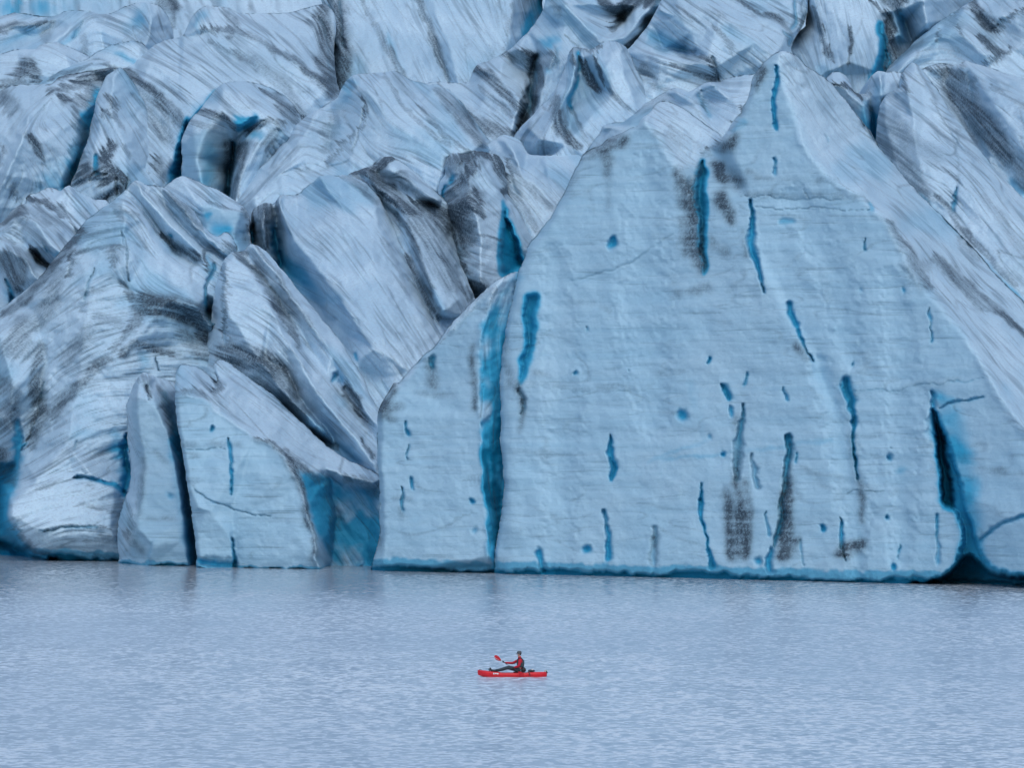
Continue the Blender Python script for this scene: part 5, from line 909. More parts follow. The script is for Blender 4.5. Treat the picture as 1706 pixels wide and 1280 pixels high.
build_ice("ice_cliff", [(x, y, FD(x, y) + e) for x, y, e in ((824, 1040, 1), (824, 960, 1), (826, 940, 1), (824, 925, 1), (829, 890, 1), (835, 850, 1), (838, 810, 1), (836, 770, 1), (833, 735, 1), (834, 700, 1), (834, 660, 1), (834, 630, 1), (837, 590, 1), (842, 550, 1), (850, 515, 1), (856, 485, 1), (862, 455, 1), (868, 440, 1), (876, 425, 1), (881, 408, 1), (892, 393, 1), (903, 378, 1), (915, 364, 1), (925, 350, 1), (935, 334, 1), (944, 315, 1), (953, 293, 1), (962, 275, 1), (972, 258, 1), (985, 248, 1), (998, 241, 1), (1010, 232, 1), (1022, 226, 1), (1036, 219, 1), (1050, 213, 1), (1062, 208, 1), (1068, 198, 1), (1080, 190, 1), (1088, 180, 10), (1095, 171, 10), (1104, 168, 10), (1118, 170, 10), (1130, 174, 10), (1142, 180, 10), (1158, 193, 10), (1172, 204, 10), (1185, 214, 10), (1198, 222, 8), (1203, 230, 1), (1208, 224, 1), (1218, 210, 1), (1227, 196, 1), (1235, 189, 1), (1238, 178, 1), (1246, 168, 1), (1250, 150, 1), (1252, 135, 1), (1257, 122, 1), (1266, 110, 1), (1274, 102, 1), (1284, 93, 1), (1294, 87, 1), (1306, 86, 1), (1318, 88, 2.3), (1328, 93, 3.9), (1336, 101, 5.2), (1346, 112, 6.9), (1360, 121, 9.1), (1374, 130, 11.4), (1388, 144, 13.7), (1402, 158, 16.1), (1416, 174, 18.5), (1430, 192, 20.9), (1444, 213, 23.3), (1458, 232, 25.7), (1472, 250, 26.4), (1486, 266, 26.8), (1502, 290, 27.4), (1520, 311, 28), (1540, 332, 28.6), (1560, 352, 29.3), (1582, 372, 30), (1606, 396, 30.7), (1632, 425, 31.6), (1660, 455, 32.5), (1706, 502, 34), (1960, 740, 34), (1960, 1060, 1), (1400, 1060, 1))],
          cr=[[(x, y, FD(x, y)) for x, y in L_] for L_ in (
              [(1072, 212), (1088, 220), (1104, 245), (1122, 275), (1140, 300), (1155, 320)],
              [(1205, 236), (1222, 214), (1238, 192), (1250, 160), (1262, 125), (1280, 102), (1296, 95)],
              [(1296, 95), (1300, 120), (1312, 160), (1325, 195), (1338, 232), (1352, 262), (1375, 288), (1402, 306), (1432, 324), (1455, 345), (1480, 370), (1496, 400), (1510, 430), (1530, 465), (1555, 500), (1590, 535), (1622, 580), (1648, 630), (1680, 680), (1730, 740), (1958, 980)],
              [(845, 940), (848, 700), (860, 520), (890, 415), (950, 320), (1000, 262)], [(1000, 400), (1000, 700), (1000, 955), (1000, 1030)], [(1200, 350), (1200, 600), (1200, 960), (1200, 1030)], [(1400, 400), (1400, 700), (1400, 968), (1400, 1030)],
              [(1550, 600), (1570, 800), (1600, 974), (1600, 1030)])] +
             [[(x, y, FD(x, y) + e) for x, y, e in L_] for L_ in (
              [(1248, 330, 0), (1265, 440, -.4), (1288, 480, -.5), (1320, 545, -.5), (1354, 610, -.5), (1380, 690, -.2)], [(1258, 325, .2), (1275, 440, .4), (1300, 480, .4), (1332, 545, .4), (1366, 610, .4), (1390, 690, .1)],
              [(1640, 900, -1), (1665, 885, -2), (1706, 872, -3)], [(1632, 935, -.5), (1660, 955, -1.5), (1706, 960, -2)])] +
             [[(x, y, FD(x, y) + e) for x, y, e in ((1450, 250, 19), (1500, 330, 17), (1560, 420, 15), (1640, 520, 16), (1720, 620, 17))], [(x, y, FD(x, y) + e) for x, y, e in ((1155, 262, 5), (1185, 240, 7))]],
          g=[(1340, 130, 55), (1400, 200, 50), (1450, 280, 48), (1520, 360, 48), (1600, 450, 48), (1700, 560, 48), (1560, 480, 48), (1650, 600, 50), (1700, 680, 52), (1110, 200, 30), (1160, 240, 38), (1180, 220, 40), (1480, 340, 45), (1000, 225, -25)],
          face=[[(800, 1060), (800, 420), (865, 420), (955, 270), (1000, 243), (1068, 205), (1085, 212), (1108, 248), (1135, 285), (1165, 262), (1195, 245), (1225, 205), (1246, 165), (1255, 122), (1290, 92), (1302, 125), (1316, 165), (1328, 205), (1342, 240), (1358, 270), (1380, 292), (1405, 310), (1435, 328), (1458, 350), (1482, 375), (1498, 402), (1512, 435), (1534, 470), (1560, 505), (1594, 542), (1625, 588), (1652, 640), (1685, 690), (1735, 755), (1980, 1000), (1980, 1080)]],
          dirt=[([(975, 262, 6), (990, 252, 12), (1010, 243, 16), (1030, 236, 14), (1042, 228, 8)], 1.25), ([(1005, 245, 12), (1012, 265, 13), (1012, 290, 10)], .8), ([(1015, 290, 5), (1014, 350, 5)], .4), ([(1128, 285, 8), (1140, 310, 18), (1148, 350, 18), (1156, 400, 14), (1166, 450, 8)], 1.1), ([(1140, 370, 16), (1150, 420, 20), (1160, 440, 16)], .85), ([(1200, 245, 10), (1215, 240, 16), (1228, 225, 8)], 1.2), ([(1190, 270, 8), (1205, 290, 18), (1225, 300, 16)], 1.0), ([(1200, 330, 14), (1215, 355, 18), (1222, 370, 10)], 1.05),
                ([(1232, 190, 5), (1240, 175, 6)], 1.3), ([(1260, 125, 6), (1270, 115, 8), (1262, 150, 5)], .95), ([(1190, 400, 10), (1210, 420, 14)], .55), ([(1238, 380, 3), (1245, 430, 4)], .7), ([(1155, 300, 4), (1165, 265, 4), (1185, 250, 4), (1200, 240, 4)], 1.0),
                ([(1210, 810, 8), (1212, 850, 14), (1215, 900, 12), (1218, 930, 6)], 1.45), ([(1245, 800, 6), (1246, 850, 13), (1244, 900, 12), (1240, 930, 6)], 1.45), ([(1225, 690, 6), (1230, 760, 9), (1228, 800, 14), (1230, 860, 16), (1232, 925, 8)], .85), ([(1205, 830, 10)], 1.0), ([(1318, 800, 14), (1310, 850, 18), (1305, 900, 20), (1300, 925, 10)], 1.05), ([(1290, 900, 6), (1310, 915, 22), (1330, 900, 8)], .9), ([(1316, 740, 4), (1318, 790, 6)], .7),
                ([(1396, 925, 6), (1412, 918, 14), (1430, 910, 16), (1440, 905, 6)], 1.2), ([(1432, 800, 5), (1433, 830, 8), (1434, 870, 4)], .95), ([(1325, 580, 8), (1335, 590, 10), (1345, 600, 5)], .75), ([(1420, 656, 1), (1500, 647, 1), (1600, 634, 1)], .35), ([(870, 640, 1), (960, 648, 1), (1060, 645, 1)], .4), ([(890, 620, 1), (920, 625, 1)], .6), ([(1080, 641, 1), (1150, 645, 1), (1280, 640, 1)], .35), ([(1000, 515, 2), (1020, 518, 2)], .6), ([(1130, 490, 8), (1180, 480, 8)], .35),
                ([(841, 560, 5), (842, 600, 6), (848, 640, 5)], .7), ([(862, 640, 4), (870, 670, 6), (864, 720, 3)], .85), ([(1480, 370, 5), (1505, 410, 8), (1530, 450, 9), (1550, 480, 5)], .85), ([(1540, 440, 14), (1510, 440, 12), (1540, 480, 10)], .5), ([(1560, 430, 10), (1600, 470, 12), (1640, 510, 8)], .75), ([(1595, 395, 8), (1625, 430, 8)], .4), ([(1605, 470, 8), (1640, 500, 6), (1706, 555, 5)], .9), ([(1087, 885, 3), (1090, 900, 6), (1092, 915, 6)], .9), ([(1130, 330, 3), (1140, 360, 5)], .6),
                ([(1365, 450, 8), (1380, 500, 8)], .12), ([(1245, 285, 4), (1270, 300, 2), (1390, 300, 2)], .5), ([(1230, 322, 1.5), (1300, 326, 1.5), (1440, 328, 1.5)], .6), ([(1630, 780, 5), (1700, 790, 5)], .4), ([(950, 500, 2), (990, 505, 2)], .5), ([(1340, 780, 2), (1460, 820, 2), (1540, 818, 2)], .4), ([(1420, 730, 12), (1425, 790, 10)], .3)],
          blue=[([(862, 460, 12), (855, 500, 6)], .25), ([(1240, 200, 6), (1222, 215, 6)], .25), ([(1380, 640, 20), (1395, 700, 20), (1400, 760, 12)], .10), ([(1455, 350, 5)], .3), ([(1290, 170, 5), (1288, 210, 5)], .35), ([(1580, 700, 28), (1600, 780, 26), (1618, 860, 24), (1620, 920, 24)], .55), ([(1560, 660, 14), (1585, 670, 10)], .4), ([(1500, 785, 10)], .25), ([(1390, 735, 4), (1080, 770, 3), (1175, 735, 5)], .25), ([(1150, 640, 10), (1172, 730, 6)], .12)],
          carve=[([(1150, 300, 6), (1160, 350, 5)], 1.5, 0, .3), ([(1252, 335, 3), (1257, 370, 4), (1253, 395, 7), (1258, 430, 8), (1266, 460, 5), (1272, 485, 2)], 3.2, .7, .1), ([(1294, 110, 2), (1294, 140, 4), (1290, 180, 4), (1288, 200, 4), (1290, 216, 3)], 1.8, .75, .1), ([(1290, 262, 2), (1288, 290, 3)], 1.2, .5, .2),
                 ([(1022, 396, 5), (1021, 410, 8)], 2.4, .8, .1), ([(868, 655, 5), (872, 680, 4), (865, 690, 2)], 1.3, .3, .5), ([(959, 621, 4.5)], 1.6, .8, .1), ([(1046, 620, 2)], .8, .5, .1), ([(975, 545, 1.5), (976, 552, 1.5)], .8, .5, .1), ([(1138, 693, 11)], 2.0, .75, .1), ([(1184, 598, 3), (1181, 605, 3)], 1.4, .8, .2), ([(1017, 722, 2), (1019, 750, 6), (1021, 790, 6), (1021, 800, 3)], 2.6, .85, .1),
                 ([(1006, 850, 2), (1009, 875, 3), (1015, 890, 6), (1015, 930, 7)], 2.2, .75, .1), ([(979, 915, 6)], 1.6, .75, .1), ([(900, 920, 7), (902, 945, 8)], 1.6, .6, .1), ([(1089, 880, 5), (1091, 900, 7), (1088, 940, 10)], 1.2, .3, .6), ([(1168, 805, 2), (1167, 830, 4), (1166, 855, 4), (1172, 880, 2), (1180, 915, 2), (1186, 945, 8)], 2.0, .85, .1), ([(1167, 830, 3)], .5, .8, 0), ([(1204, 640, 3), (1213, 650, 7), (1216, 658, 7), (1216, 666, 3)], 2.2, .8, .5),
                 ([(1218, 680, 3), (1218, 692, 3)], 1.2, .5, .1), ([(1242, 620, 2), (1242, 640, 3)], 1.2, .5, .2), ([(1236, 672, 3), (1236, 700, 4), (1230, 740, 9), (1228, 780, 9), (1232, 800, 5)], 2.4, .5, .5), ([(1255, 760, 3), (1258, 780, 5), (1262, 810, 5)], 1.4, .3, .5), ([(1278, 850, 2), (1282, 890, 3)], 1.0, .6, .2), ([(1283, 915, 6), (1283, 950, 6)], 2.0, .7, .3), ([(1313, 722, 3), (1314, 750, 6), (1312, 800, 7), (1304, 850, 6), (1296, 890, 6), (1290, 910, 3)], 2.6, .65, .8), ([(1326, 755, 1.5), (1327, 772, 2)], 1, .7, 0),
                 ([(1308, 645, 2), (1313, 668, 3)], 1.2, .7, .1), ([(1202, 757, 5)], 1.6, .85, .1), ([(1184, 728, 5)], .8, .4, 0), ([(1316, 505, 4), (1320, 530, 5), (1332, 560, 3), (1345, 590, 2), (1356, 605, 1.5)], 1.8, .75, .2), ([(1410, 632, 8), (1412, 645, 10), (1418, 662, 8), (1420, 700, 4), (1424, 740, 3), (1430, 800, 3)], 3.2, .9, .25), ([(1420, 606, 3)], 1.2, .7, .1), ([(1482, 765, 4.5)], 1.6, .8, .1), ([(1482, 748, 2)], 1, .6, 0), ([(1476, 864, 4.5)], 1.6, .85, .2),
                 ([(1368, 877, 3), (1370, 884, 4)], 1.6, .75, .1), ([(1400, 860, 1.5), (1404, 890, 5), (1406, 905, 3), (1408, 930, 2)], 1.6, .7, .1), ([(1490, 944, 5)], 1.4, .75, 0), ([(1496, 910, 1.5), (1497, 930, 1.5)], .8, .6, .2), ([(1560, 860, 3), (1562, 900, 3), (1562, 940, 5)], 1.2, .5, .1), ([(1262, 938, 8)], 1.4, .6, .2), ([(1335, 900, 2), (1340, 940, 2)], .6, .4, .2), ([(1448, 335, 3), (1456, 345, 5), (1446, 350, 2)], 1.0, .4, .1), ([(1439, 400, 1.5), (1440, 416, 3)], 1.2, .6, .1),
                 ([(1547, 515, 1.5), (1547, 528, 2), (1552, 570, 1.5)], 1, .5, .1), ([(1506, 484, 5), (1508, 484, 4)], .8, .5, .1), ([(1433, 486, 4)], .7, .3, 0), ([(1300, 368, 6), (1320, 368, 5)], .5, .3, 0), ([(1376, 224, 1), (1382, 236, 3)], .9, .3, .3), ([(1554, 655, 5), (1557, 680, 8), (1560, 720, 14)], 2.5, .6, .1),
                 ([(1570, 678, 3), (1600, 668, 2.5), (1640, 662, 2)], 1.2, .5, .1), ([(1630, 905, 5), (1650, 885, 5), (1680, 870, 4), (1706, 860, 4), (1760, 850, 4)], 2.2, .55, .1), ([(1418, 655, .6), (1480, 650, 1), (1560, 640, 1.2), (1640, 630, 1.2)], .2, .3, .15), ([(880, 648, .6), (960, 652, .8), (1080, 652, .6)], .12, .1, .12), ([(1412, 820, 1), (1470, 820, 1.2)], .4, .2, .4),
                 ([(1530, 310, 3), (1560, 350, 3), (1580, 380, 3), (1600, 400, 3)], .6, 0, .1), ([(1230, 328, 1), (1330, 330, 1.2), (1400, 333, 1.2)], .35, .1, .3), ([(1250, 348, 1), (1350, 345, 1.2), (1440, 352, 1.2)], .4, .1, .3), ([(1298, 92, 3), (1312, 120, 3)], .3, 0, .1), ([(1340, 310, 1), (1346, 330, 1)], .4, .2, .2), ([(950, 470, 3), (1050, 440, 2), (1120, 390, 2)], .25, 0, .06), ([(1362, 600, 16), (1395, 700, 26), (1425, 850, 26), (1430, 950, 16)], 1.3, .10, 0), ([(1080, 280, 26), (1070, 500, 46), (1085, 700, 30)], 1.2, .05, 0), ([(925, 430, 24), (940, 700, 34), (930, 930, 26)], 1.0, .05, 0), ([(1490, 470, 26), (1510, 700, 34), (1500, 930, 20)], 1.2, .06, 0), ([(1330, 330, 26), (1400, 480, 30), (1420, 600, 20)], 1.1, .05, 0)],
          caves=[([(1166, 266), (1174, 268), (1177, 300), (1176, 350), (1178, 400), (1177, 450), (1172, 458), (1167, 420), (1163, 370), (1158, 330), (1158, 290)], 2.2, .9),
                 ([(876, 492), (885, 487), (896, 492), (898, 515), (893, 555), (885, 590), (875, 628), (866, 644), (866, 610), (872, 570), (873, 530)], 1.3, .8),
                 ([(1553, 680), (1565, 685), (1576, 715), (1586, 750), (1600, 800), (1613, 850), (1628, 900), (1645, 935), (1668, 950), (1720, 956), (1900, 966), (1900, 1060), (1490, 1060), (1505, 978), (1545, 965), (1580, 952), (1593, 930), (1600, 900), (1594, 870), (1582, 848), (1566, 840), (1560, 790), (1556, 740)], 3.0, .70),
                 ([(1557, 700), (1566, 704), (1576, 740), (1582, 780), (1589, 820), (1591, 849), (1570, 849), (1562, 800), (1558, 750)], 3.5, 1.0), ([(1603, 928), (1612, 924), (1628, 932), (1645, 944), (1668, 955), (1720, 958), (1900, 968), (1900, 1060), (1490, 1060), (1512, 978), (1548, 967), (1578, 957), (1592, 942)], 5, 1.1)],
          foot=(12, 3.0, .92), fsoft=13, rnd=8, rd=2.0, rough=.75, smooth=4, cat="ice cliff", step=None, back=45, grime=.9,
          label="tallest pale blue ice cliff with two peaks, banded face, dirty crevices and melt holes")

# ---------------------------------------------------------------- kayak, paddler, paddle
KD = H * F / (1128.5 - YH)                                    # distance of the kayak
KX = (853.5 - 853.0) / F * KD
KY = KD
ROOT = (KX, KY, 0.0)

M_RED = simple("red_plastic", (0.72, 0.010, 0.022), 0.35, (0.60, 0.006, 0.016))
M_DRED = simple("dark_red_fabric", (0.55, 0.012, 0.035), 0.8, (0.42, 0.008, 0.025), 30)
M_DARK = simple("dark_neoprene", (0.030, 0.050, 0.065), 0.75, (0.018, 0.030, 0.042), 25)
M_VEST = simple("dark_vest_fabric", (0.045, 0.075, 0.085), 0.85, (0.025, 0.045, 0.055), 25)
M_BLACK = simple("black_rubber", (0.02, 0.022, 0.025), 0.6)
M_GREY = simple("grey_metal", (0.45, 0.50, 0.55), 0.35)
M_WHITE = simple("white_plastic", (0.75, 0.78, 0.80), 0.4)
M_YEL = simple("pale_yellow_plastic", (0.62, 0.55, 0.28), 0.5)
M_SKIN = simple("skin", (0.48, 0.28, 0.21), 0.55, (0.42, 0.23, 0.17), 30)
M_HAT = simple("grey_cap_fabric", (0.10, 0.115, 0.13), 0.85, (0.06, 0.07, 0.08), 40)
M_HAIR = simple("brown_hair", (0.05, 0.032, 0.022), 0.8)


def link(name, me, m, parent=None, smooth=True):
    if m: me.materials.append(m)
    if smooth:
        for p in me.polygons: p.use_smooth = True
    o = bpy.data.objects.new(name, me); col.objects.link(o)
    if parent: o.parent = parent
    return o


def empty(name, loc, rz=0.0):
    o = bpy.data.objects.new(name, None); col.objects.link(o)
    o.location = loc; o.rotation_euler = (0, 0, rz); o.empty_display_size = 0.2
    return o


def loft(rings, cap=True):
    me = bpy.data.meshes.new("loft"); bm = bmesh.new()
    R = [[bm.verts.new(p) for p in r] for r in rings]
    n = len(rings[0])
    for a, b in zip(R[:-1], R[1:]):
        for i in range(n): bm.faces.new((a[i], a[(i + 1) % n], b[(i + 1) % n], b[i]))
    if cap:
        bm.faces.new(R[0][::-1]); bm.faces.new(R[-1])
    bmesh.ops.recalc_face_normals(bm, faces=bm.faces)
    bm.to_mesh(me); bm.free(); return me


def tube(pts, rads, seg=10, flat=1.0):
    """a tube through points; flat squashes it along the second axis"""
    rings = []
    P = [Vector(p) for p in pts]
    for i, p in enumerate(P):
        t = (P[min(i + 1, len(P) - 1)] - P[max(i - 1, 0)]).normalized()
        a = t.cross(Vector((0, 0, 1)))
        if a.length < 1e-3: a = t.cross(Vector((0, 1, 0)))
        a.normalize(); b = t.cross(a)
        rings.append([p + rads[i] * (math.cos(k * 2 * math.pi / seg) * a + flat * math.sin(k * 2 * math.pi / seg) * b) for k in range(seg)])
    return loft(rings)


def ellipsoid(c, r, seg=16, rings=10, power=1.0):
    out = []
    for i in range(1, rings):
        th = math.pi * i / rings
        out.append([(c[0] + r[0] * math.sin(th) * math.cos(k * 2 * math.pi / seg), c[1] + r[1] * math.sin(th) * math.sin(k * 2 * math.pi / seg), c[2] + r[2] * math.cos(th)) for k in range(seg)])
    return loft(out)


def skin(name, verts, edges, radii, m, parent, root=0, levels=2):
    me = bpy.data.meshes.new(name)
    me.from_pydata(verts, edges, [])
    o = link(name, me, m, parent, False)
    sk = o.modifiers.new("skin", 'SKIN'); sk.use_smooth_shade = True; sk.branch_smoothing = 0.5
    sv = me.skin_vertices[0].data
    for i, r_ in enumerate(radii):
        sv[i].radius = (r_, r_) if isinstance(r_, (int, float)) else r_
        sv[i].use_root = (i == root)
    ss = o.modifiers.new("smooth", 'SUBSURF'); ss.levels = levels; ss.render_levels = levels
    return o


# kayak: 3.13 m long, bow to the left (-x), a low sit-on-top hull
kayak = empty("kayak", ROOT)
tag(kayak, "red sit-on-top kayak with raised pointed bow floating on the lake", "kayak")
HL = 1.565
def hull_at(u):                                               # u -1 bow .. 1 stern
    x = u * HL
    w = 0.37 * (max(0.0, 1 - abs(u) ** 2.6)) ** 0.62 + 0.012
    top = 0.215 + 0.115 * max(0, -u - 0.25) ** 1.3 * 1.3 - 0.02 * (1 if -0.35 < u < 0.45 else 0) + 0.015 * max(0, u - 0.3)
    keel = -0.10 + 0.30 * max(0, -u - 0.62) ** 1.2 * 2.0 + 0.20 * max(0, u - 0.80) * 2.6
    return x, w, top, keel
rings = []
for i in range(49):
    u = -1 + 2 * i / 48
    x, w, top, keel = hull_at(u)
    lean = -0.02
    mid = (top + keel) / 2
    r_ = []
    prof = [(0, 0.0), (0.42, 0.06), (0.80, 0.22), (0.97, 0.50), (1.0, 0.74), (0.95, 0.93), (0.80, 1.0), (0.55, 0.985), (0.25, 0.965)]
    for a, b in prof: r_.append((x, -a * w, keel + b * (top - keel)))
    r_.append((x, 0, keel + 0.96 * (top - keel)))
    for a, b in prof[:0:-1]: r_.append((x, a * w, keel + b * (top - keel)))
    rings.append(r_)
hull = link("hull", loft(rings), M_RED, kayak)
b_ = hull.modifiers.new("smooth", 'SUBSURF'); b_.levels = 1; b_.render_levels = 1
# moulded seat well, backrest, foot brace, straps and fittings
link("seat", tube([(0.05, 0, 0.205), (0.25, 0, 0.212), (0.45, 0, 0.22), (0.56, 0, 0.24)], [0.17, 0.21, 0.20, 0.16], 14, 0.16), M_BLACK, kayak)
link("backrest", tube([(0.46, -0.15, 0.30), (0.49, -0.08, 0.31), (0.50, 0, 0.315), (0.49, 0.08, 0.31), (0.46, 0.15, 0.30)], [0.06, 0.11, 0.12, 0.11, 0.06], 12, 1.0), M_BLACK, kayak)
link("foot_brace", tube([(-1.02, -0.13, 0.26), (-1.045, -0.13, 0.32), (-1.07, -0.13, 0.385)], [0.030, 0.032, 0.018], 8, 0.5), M_BLACK, kayak)
link("foot_brace", tube([(-1.02, 0.13, 0.26), (-1.045, 0.13, 0.32), (-1.06, 0.13, 0.37)], [0.030, 0.032, 0.018], 8, 0.5), M_BLACK, kayak)
gear = link("gear_bag", ellipsoid((0.86, 0.02, 0.27), (0.16, 0.15, 0.065)), M_VEST, kayak)
link("bag_lid", ellipsoid((0.89, -0.02, 0.33), (0.065, 0.07, 0.035)), M_WHITE, kayak)
link("carry_handle", tube([(1.44, -0.03, 0.235), (1.48, -0.02, 0.285), (1.53, 0.02, 0.285), (1.55, 0.03, 0.24)], [0.016] * 4, 8), M_YEL, kayak)
link("carry_handle", tube([(-1.50, -0.02, 0.30), (-1.47, -0.01, 0.335), (-1.42, 0.02, 0.335), (-1.38, 0.02, 0.30)], [0.012] * 4, 8), M_BLACK, kayak)
link("stern_cap", tube([(1.50, 0, 0.205), (1.555, 0, 0.20), (1.59, 0, 0.195)], [0.055, 0.045, 0.020], 10), M_BLACK, kayak)
st_ = []
for a in range(13):
    th = math.radians(-96 + a * 14)
st_pts = [(0.80, -0.375, 0.06), (0.78, -0.36, 0.15), (0.74, -0.30, 0.215), (0.70, -0.20, 0.235)]
link("side_strap", tube(st_pts, [0.020, 0.026, 0.026, 0.022], 8, 0.5), M_BLACK, kayak)
# pale maker's mark on the side of the bow: a plain worn light patch with two short bars
mk = bpy.data.meshes.new("mark"); bm = bmesh.new()
def hull_side(x, z):
    u = x / HL; _, w, top, keel = hull_at(u)
    b = (z - keel) / (top - keel)
    a = np.interp(b, [0, 0.06, 0.22, 0.50, 0.74, 0.93, 1.0], [0, 0.42, 0.80, 0.97, 1.0, 0.95, 0.80])
    return (x, -a * w - 0.010, z)
for (xa, xb, za, zb) in ((-0.86, -0.80, 0.125, 0.195), (-0.785, -0.70, 0.14, 0.19), (-0.685, -0.62, 0.125, 0.185)):
    n = 4
    g_ = [[bm.verts.new(hull_side(xa + (xb - xa) * i / n, za + (zb - za) * j / n)) for j in range(n + 1)] for i in range(n + 1)]
    for i in range(n):
        for j in range(n): bm.faces.new((g_[i][j], g_[i + 1][j], g_[i + 1][j + 1], g_[i][j + 1]))
bm.to_mesh(mk); bm.free()
link("side_mark", mk, M_WHITE, kayak)

# paddler: sits facing left, knees a little bent, both hands on the paddle
person = empty("person", (KX, KY, 0.0))
tag(person, "person in red jacket, dark vest and grey cap sitting in the kayak, paddling left", "person")
NEAR, FAR = -1, 1
PA = Vector((-0.80, 0.62, 0.95)); PB = Vector((0.38, -0.70, 0.03))     # paddle axis: upper blade root, lower blade tip side
def on_paddle(t): return PA + (PB - PA) * t
hand_f = on_paddle(0.20); hand_n = on_paddle(0.70)
hand_f = Vector((-0.40, 0.28, 0.655)); hand_n = Vector((0.02, -0.20, 0.395))
axis = (hand_n - hand_f).normalized()
V, E, R = [], [], []
def av(p, r, parent=None):
    V.append(tuple(p)); R.append(r); i = len(V) - 1
    if parent is not None: E.append((parent, i))
    return i
pel = av((0.36, 0, 0.33), (0.135, 0.155))
bel = av((0.37, 0, 0.50), (0.115, 0.135), pel)
che = av((0.37, 0, 0.68), (0.125, 0.155), bel)
nek0 = av((0.35, 0, 0.83), (0.075, 0.085), che)
nek = av((0.325, 0, 0.90), 0.056, nek0)
jaw = av((0.295, 0, 0.965), 0.070, nek)
skull = av((0.305, 0, 1.045), (0.088, 0.078), jaw)
crown = av((0.315, 0, 1.105), 0.062, skull)
def arm(s, elbow, hand):
    sh = av((0.35, s * 0.175, 0.775), 0.066, che)
    el = av(elbow, 0.046, sh)
    mid = av((Vector(elbow) + Vector(hand)) / 2, 0.040, el)
    wr = av(Vector(elbow) + (Vector(hand) - Vector(elbow)) * 0.93, 0.027, mid)
    return sh, el, wr
sh_f, el_f, wr_f = arm(1, (0.02, 0.30, 0.60), hand_f + Vector((0.03, 0, -0.03)))
sh_n, el_n, wr_n = arm(-1, (0.30, -0.30, 0.50), hand_n + Vector((0.03, 0, 0.02)))
for s in (1, -1):
    hp = av((0.28, s * 0.10, 0.31), 0.088, pel)
    th = av((0.06, s * 0.125, 0.365), 0.080, hp)
    kn = av((-0.20, s * 0.14, 0.405), 0.060, th)
    cf = av((-0.44, s * 0.14, 0.335), 0.054, kn)
    an = av((-0.78, s * 0.13, 0.27), 0.036, cf)
    fo = av((-0.95, s * 0.13, 0.30), 0.036, an)
    to = av((-0.985, s * 0.13, 0.38), 0.028, fo)
body = skin("body", V, E, R, M_SKIN, person)
# hands: palm on the shaft, four fingers and a thumb closed round it
def hand(name, c, wrist):
    c = Vector(c); w = (Vector(wrist) - c).normalized()
    n = axis.cross(w).normalized(); w2 = n.cross(axis).normalized()
    HV, HE, HR = [], [], []
    def hv(p, r, q=None):
        HV.append(tuple(p)); HR.append(r)
        if q is not None: HE.append((q, len(HV) - 1))
        return len(HV) - 1
    base = hv(c + w2 * 0.075, 0.024)
    palm = hv(c + w2 * 0.040 + n * 0.012, 0.026, base)
    for k, (off, ln) in enumerate(((-0.033, 0.95), (-0.011, 1.05), (0.011, 1.0), (0.033, 0.85))):
        k0 = hv(c + axis * off + w2 * 0.026 + n * 0.018, 0.0105, palm)
        k1 = hv(c + axis * off + n * 0.034 * ln - w2 * 0.006, 0.0095, k0)
        k2 = hv(c + axis * off + n * 0.016 - w2 * 0.032 * ln, 0.009, k1)
        hv(c + axis * off - n * 0.012 - w2 * 0.027, 0.008, k2)
    t0 = hv(c + w2 * 0.035 - n * 0.012 - axis * 0.022, 0.012, base)
    t1 = hv(c - n * 0.030 - axis * 0.020 + w2 * 0.006, 0.0105, t0)
    hv(c - n * 0.024 - axis * 0.012 - w2 * 0.018, 0.009, t1)
    return skin("hand", HV, HE, HR, M_BLACK, person, 0, 2)
hand("hand", hand_f, V[wr_f]); hand("hand", hand_n, V[wr_n])
# clothes follow the same skeleton
def sub(name, chain, radii, m, extra=()):
    ids = list(dict.fromkeys([i for e in chain for i in e]))
    mp = {i: k for k, i in enumerate(ids)}
    return skin(name, [V[i] for i in ids], [(mp[a], mp[b]) for a, b in chain], [radii[i] for i in ids], m, person, mp[che] if che in mp else 0)
jr = {pel: (0.150, 0.165), bel: (0.135, 0.150), che: (0.140, 0.170), nek0: (0.085, 0.095), sh_f: 0.082, el_f: 0.062, wr_f: 0.040, sh_n: 0.082, el_n: 0.062, wr_n: 0.040}
ids_mid_f, ids_mid_n = wr_f - 1, wr_n - 1
jr[ids_mid_f] = 0.052; jr[ids_mid_n] = 0.052
sub("jacket", [(pel, bel), (bel, che), (che, nek0), (che, sh_f), (sh_f, el_f), (el_f, ids_mid_f), (ids_mid_f, wr_f), (che, sh_n), (sh_n, el_n), (el_n, ids_mid_n), (ids_mid_n, wr_n)], jr, M_DRED)
vest = link("vest", loft([[(0.37 + dx + a * math.cos(t) * (1.0 if math.cos(t) < 0 else 1.0), b * math.sin(t), z) for t in [k * math.pi / 10 for k in range(20)]]
             for z, a, b, dx in ((0.40, 0.150, 0.165, -0.01), (0.48, 0.165, 0.180, 0.0), (0.58, 0.172, 0.180, 0.0), (0.66, 0.175, 0.165, 0.0), (0.73, 0.168, 0.130, 0.0), (0.79, 0.140, 0.105, 0.0))]), M_VEST, person)
vest.modifiers.new("smooth", 'SUBSURF').render_levels = 1
link("vest_strap", tube([(0.225, -0.09, 0.77), (0.30, -0.115, 0.845), (0.40, -0.115, 0.845), (0.48, -0.09, 0.77)], [0.030] * 4, 8, 0.5), M_VEST, person)
link("vest_strap", tube([(0.225, 0.09, 0.77), (0.30, 0.115, 0.845), (0.40, 0.115, 0.845), (0.48, 0.09, 0.77)], [0.030] * 4, 8, 0.5), M_VEST, person)
link("collar", tube([(0.335, 0, 0.845), (0.325, 0, 0.885), (0.318, 0, 0.915)], [0.088, 0.076, 0.070], 14), M_DRED, person)
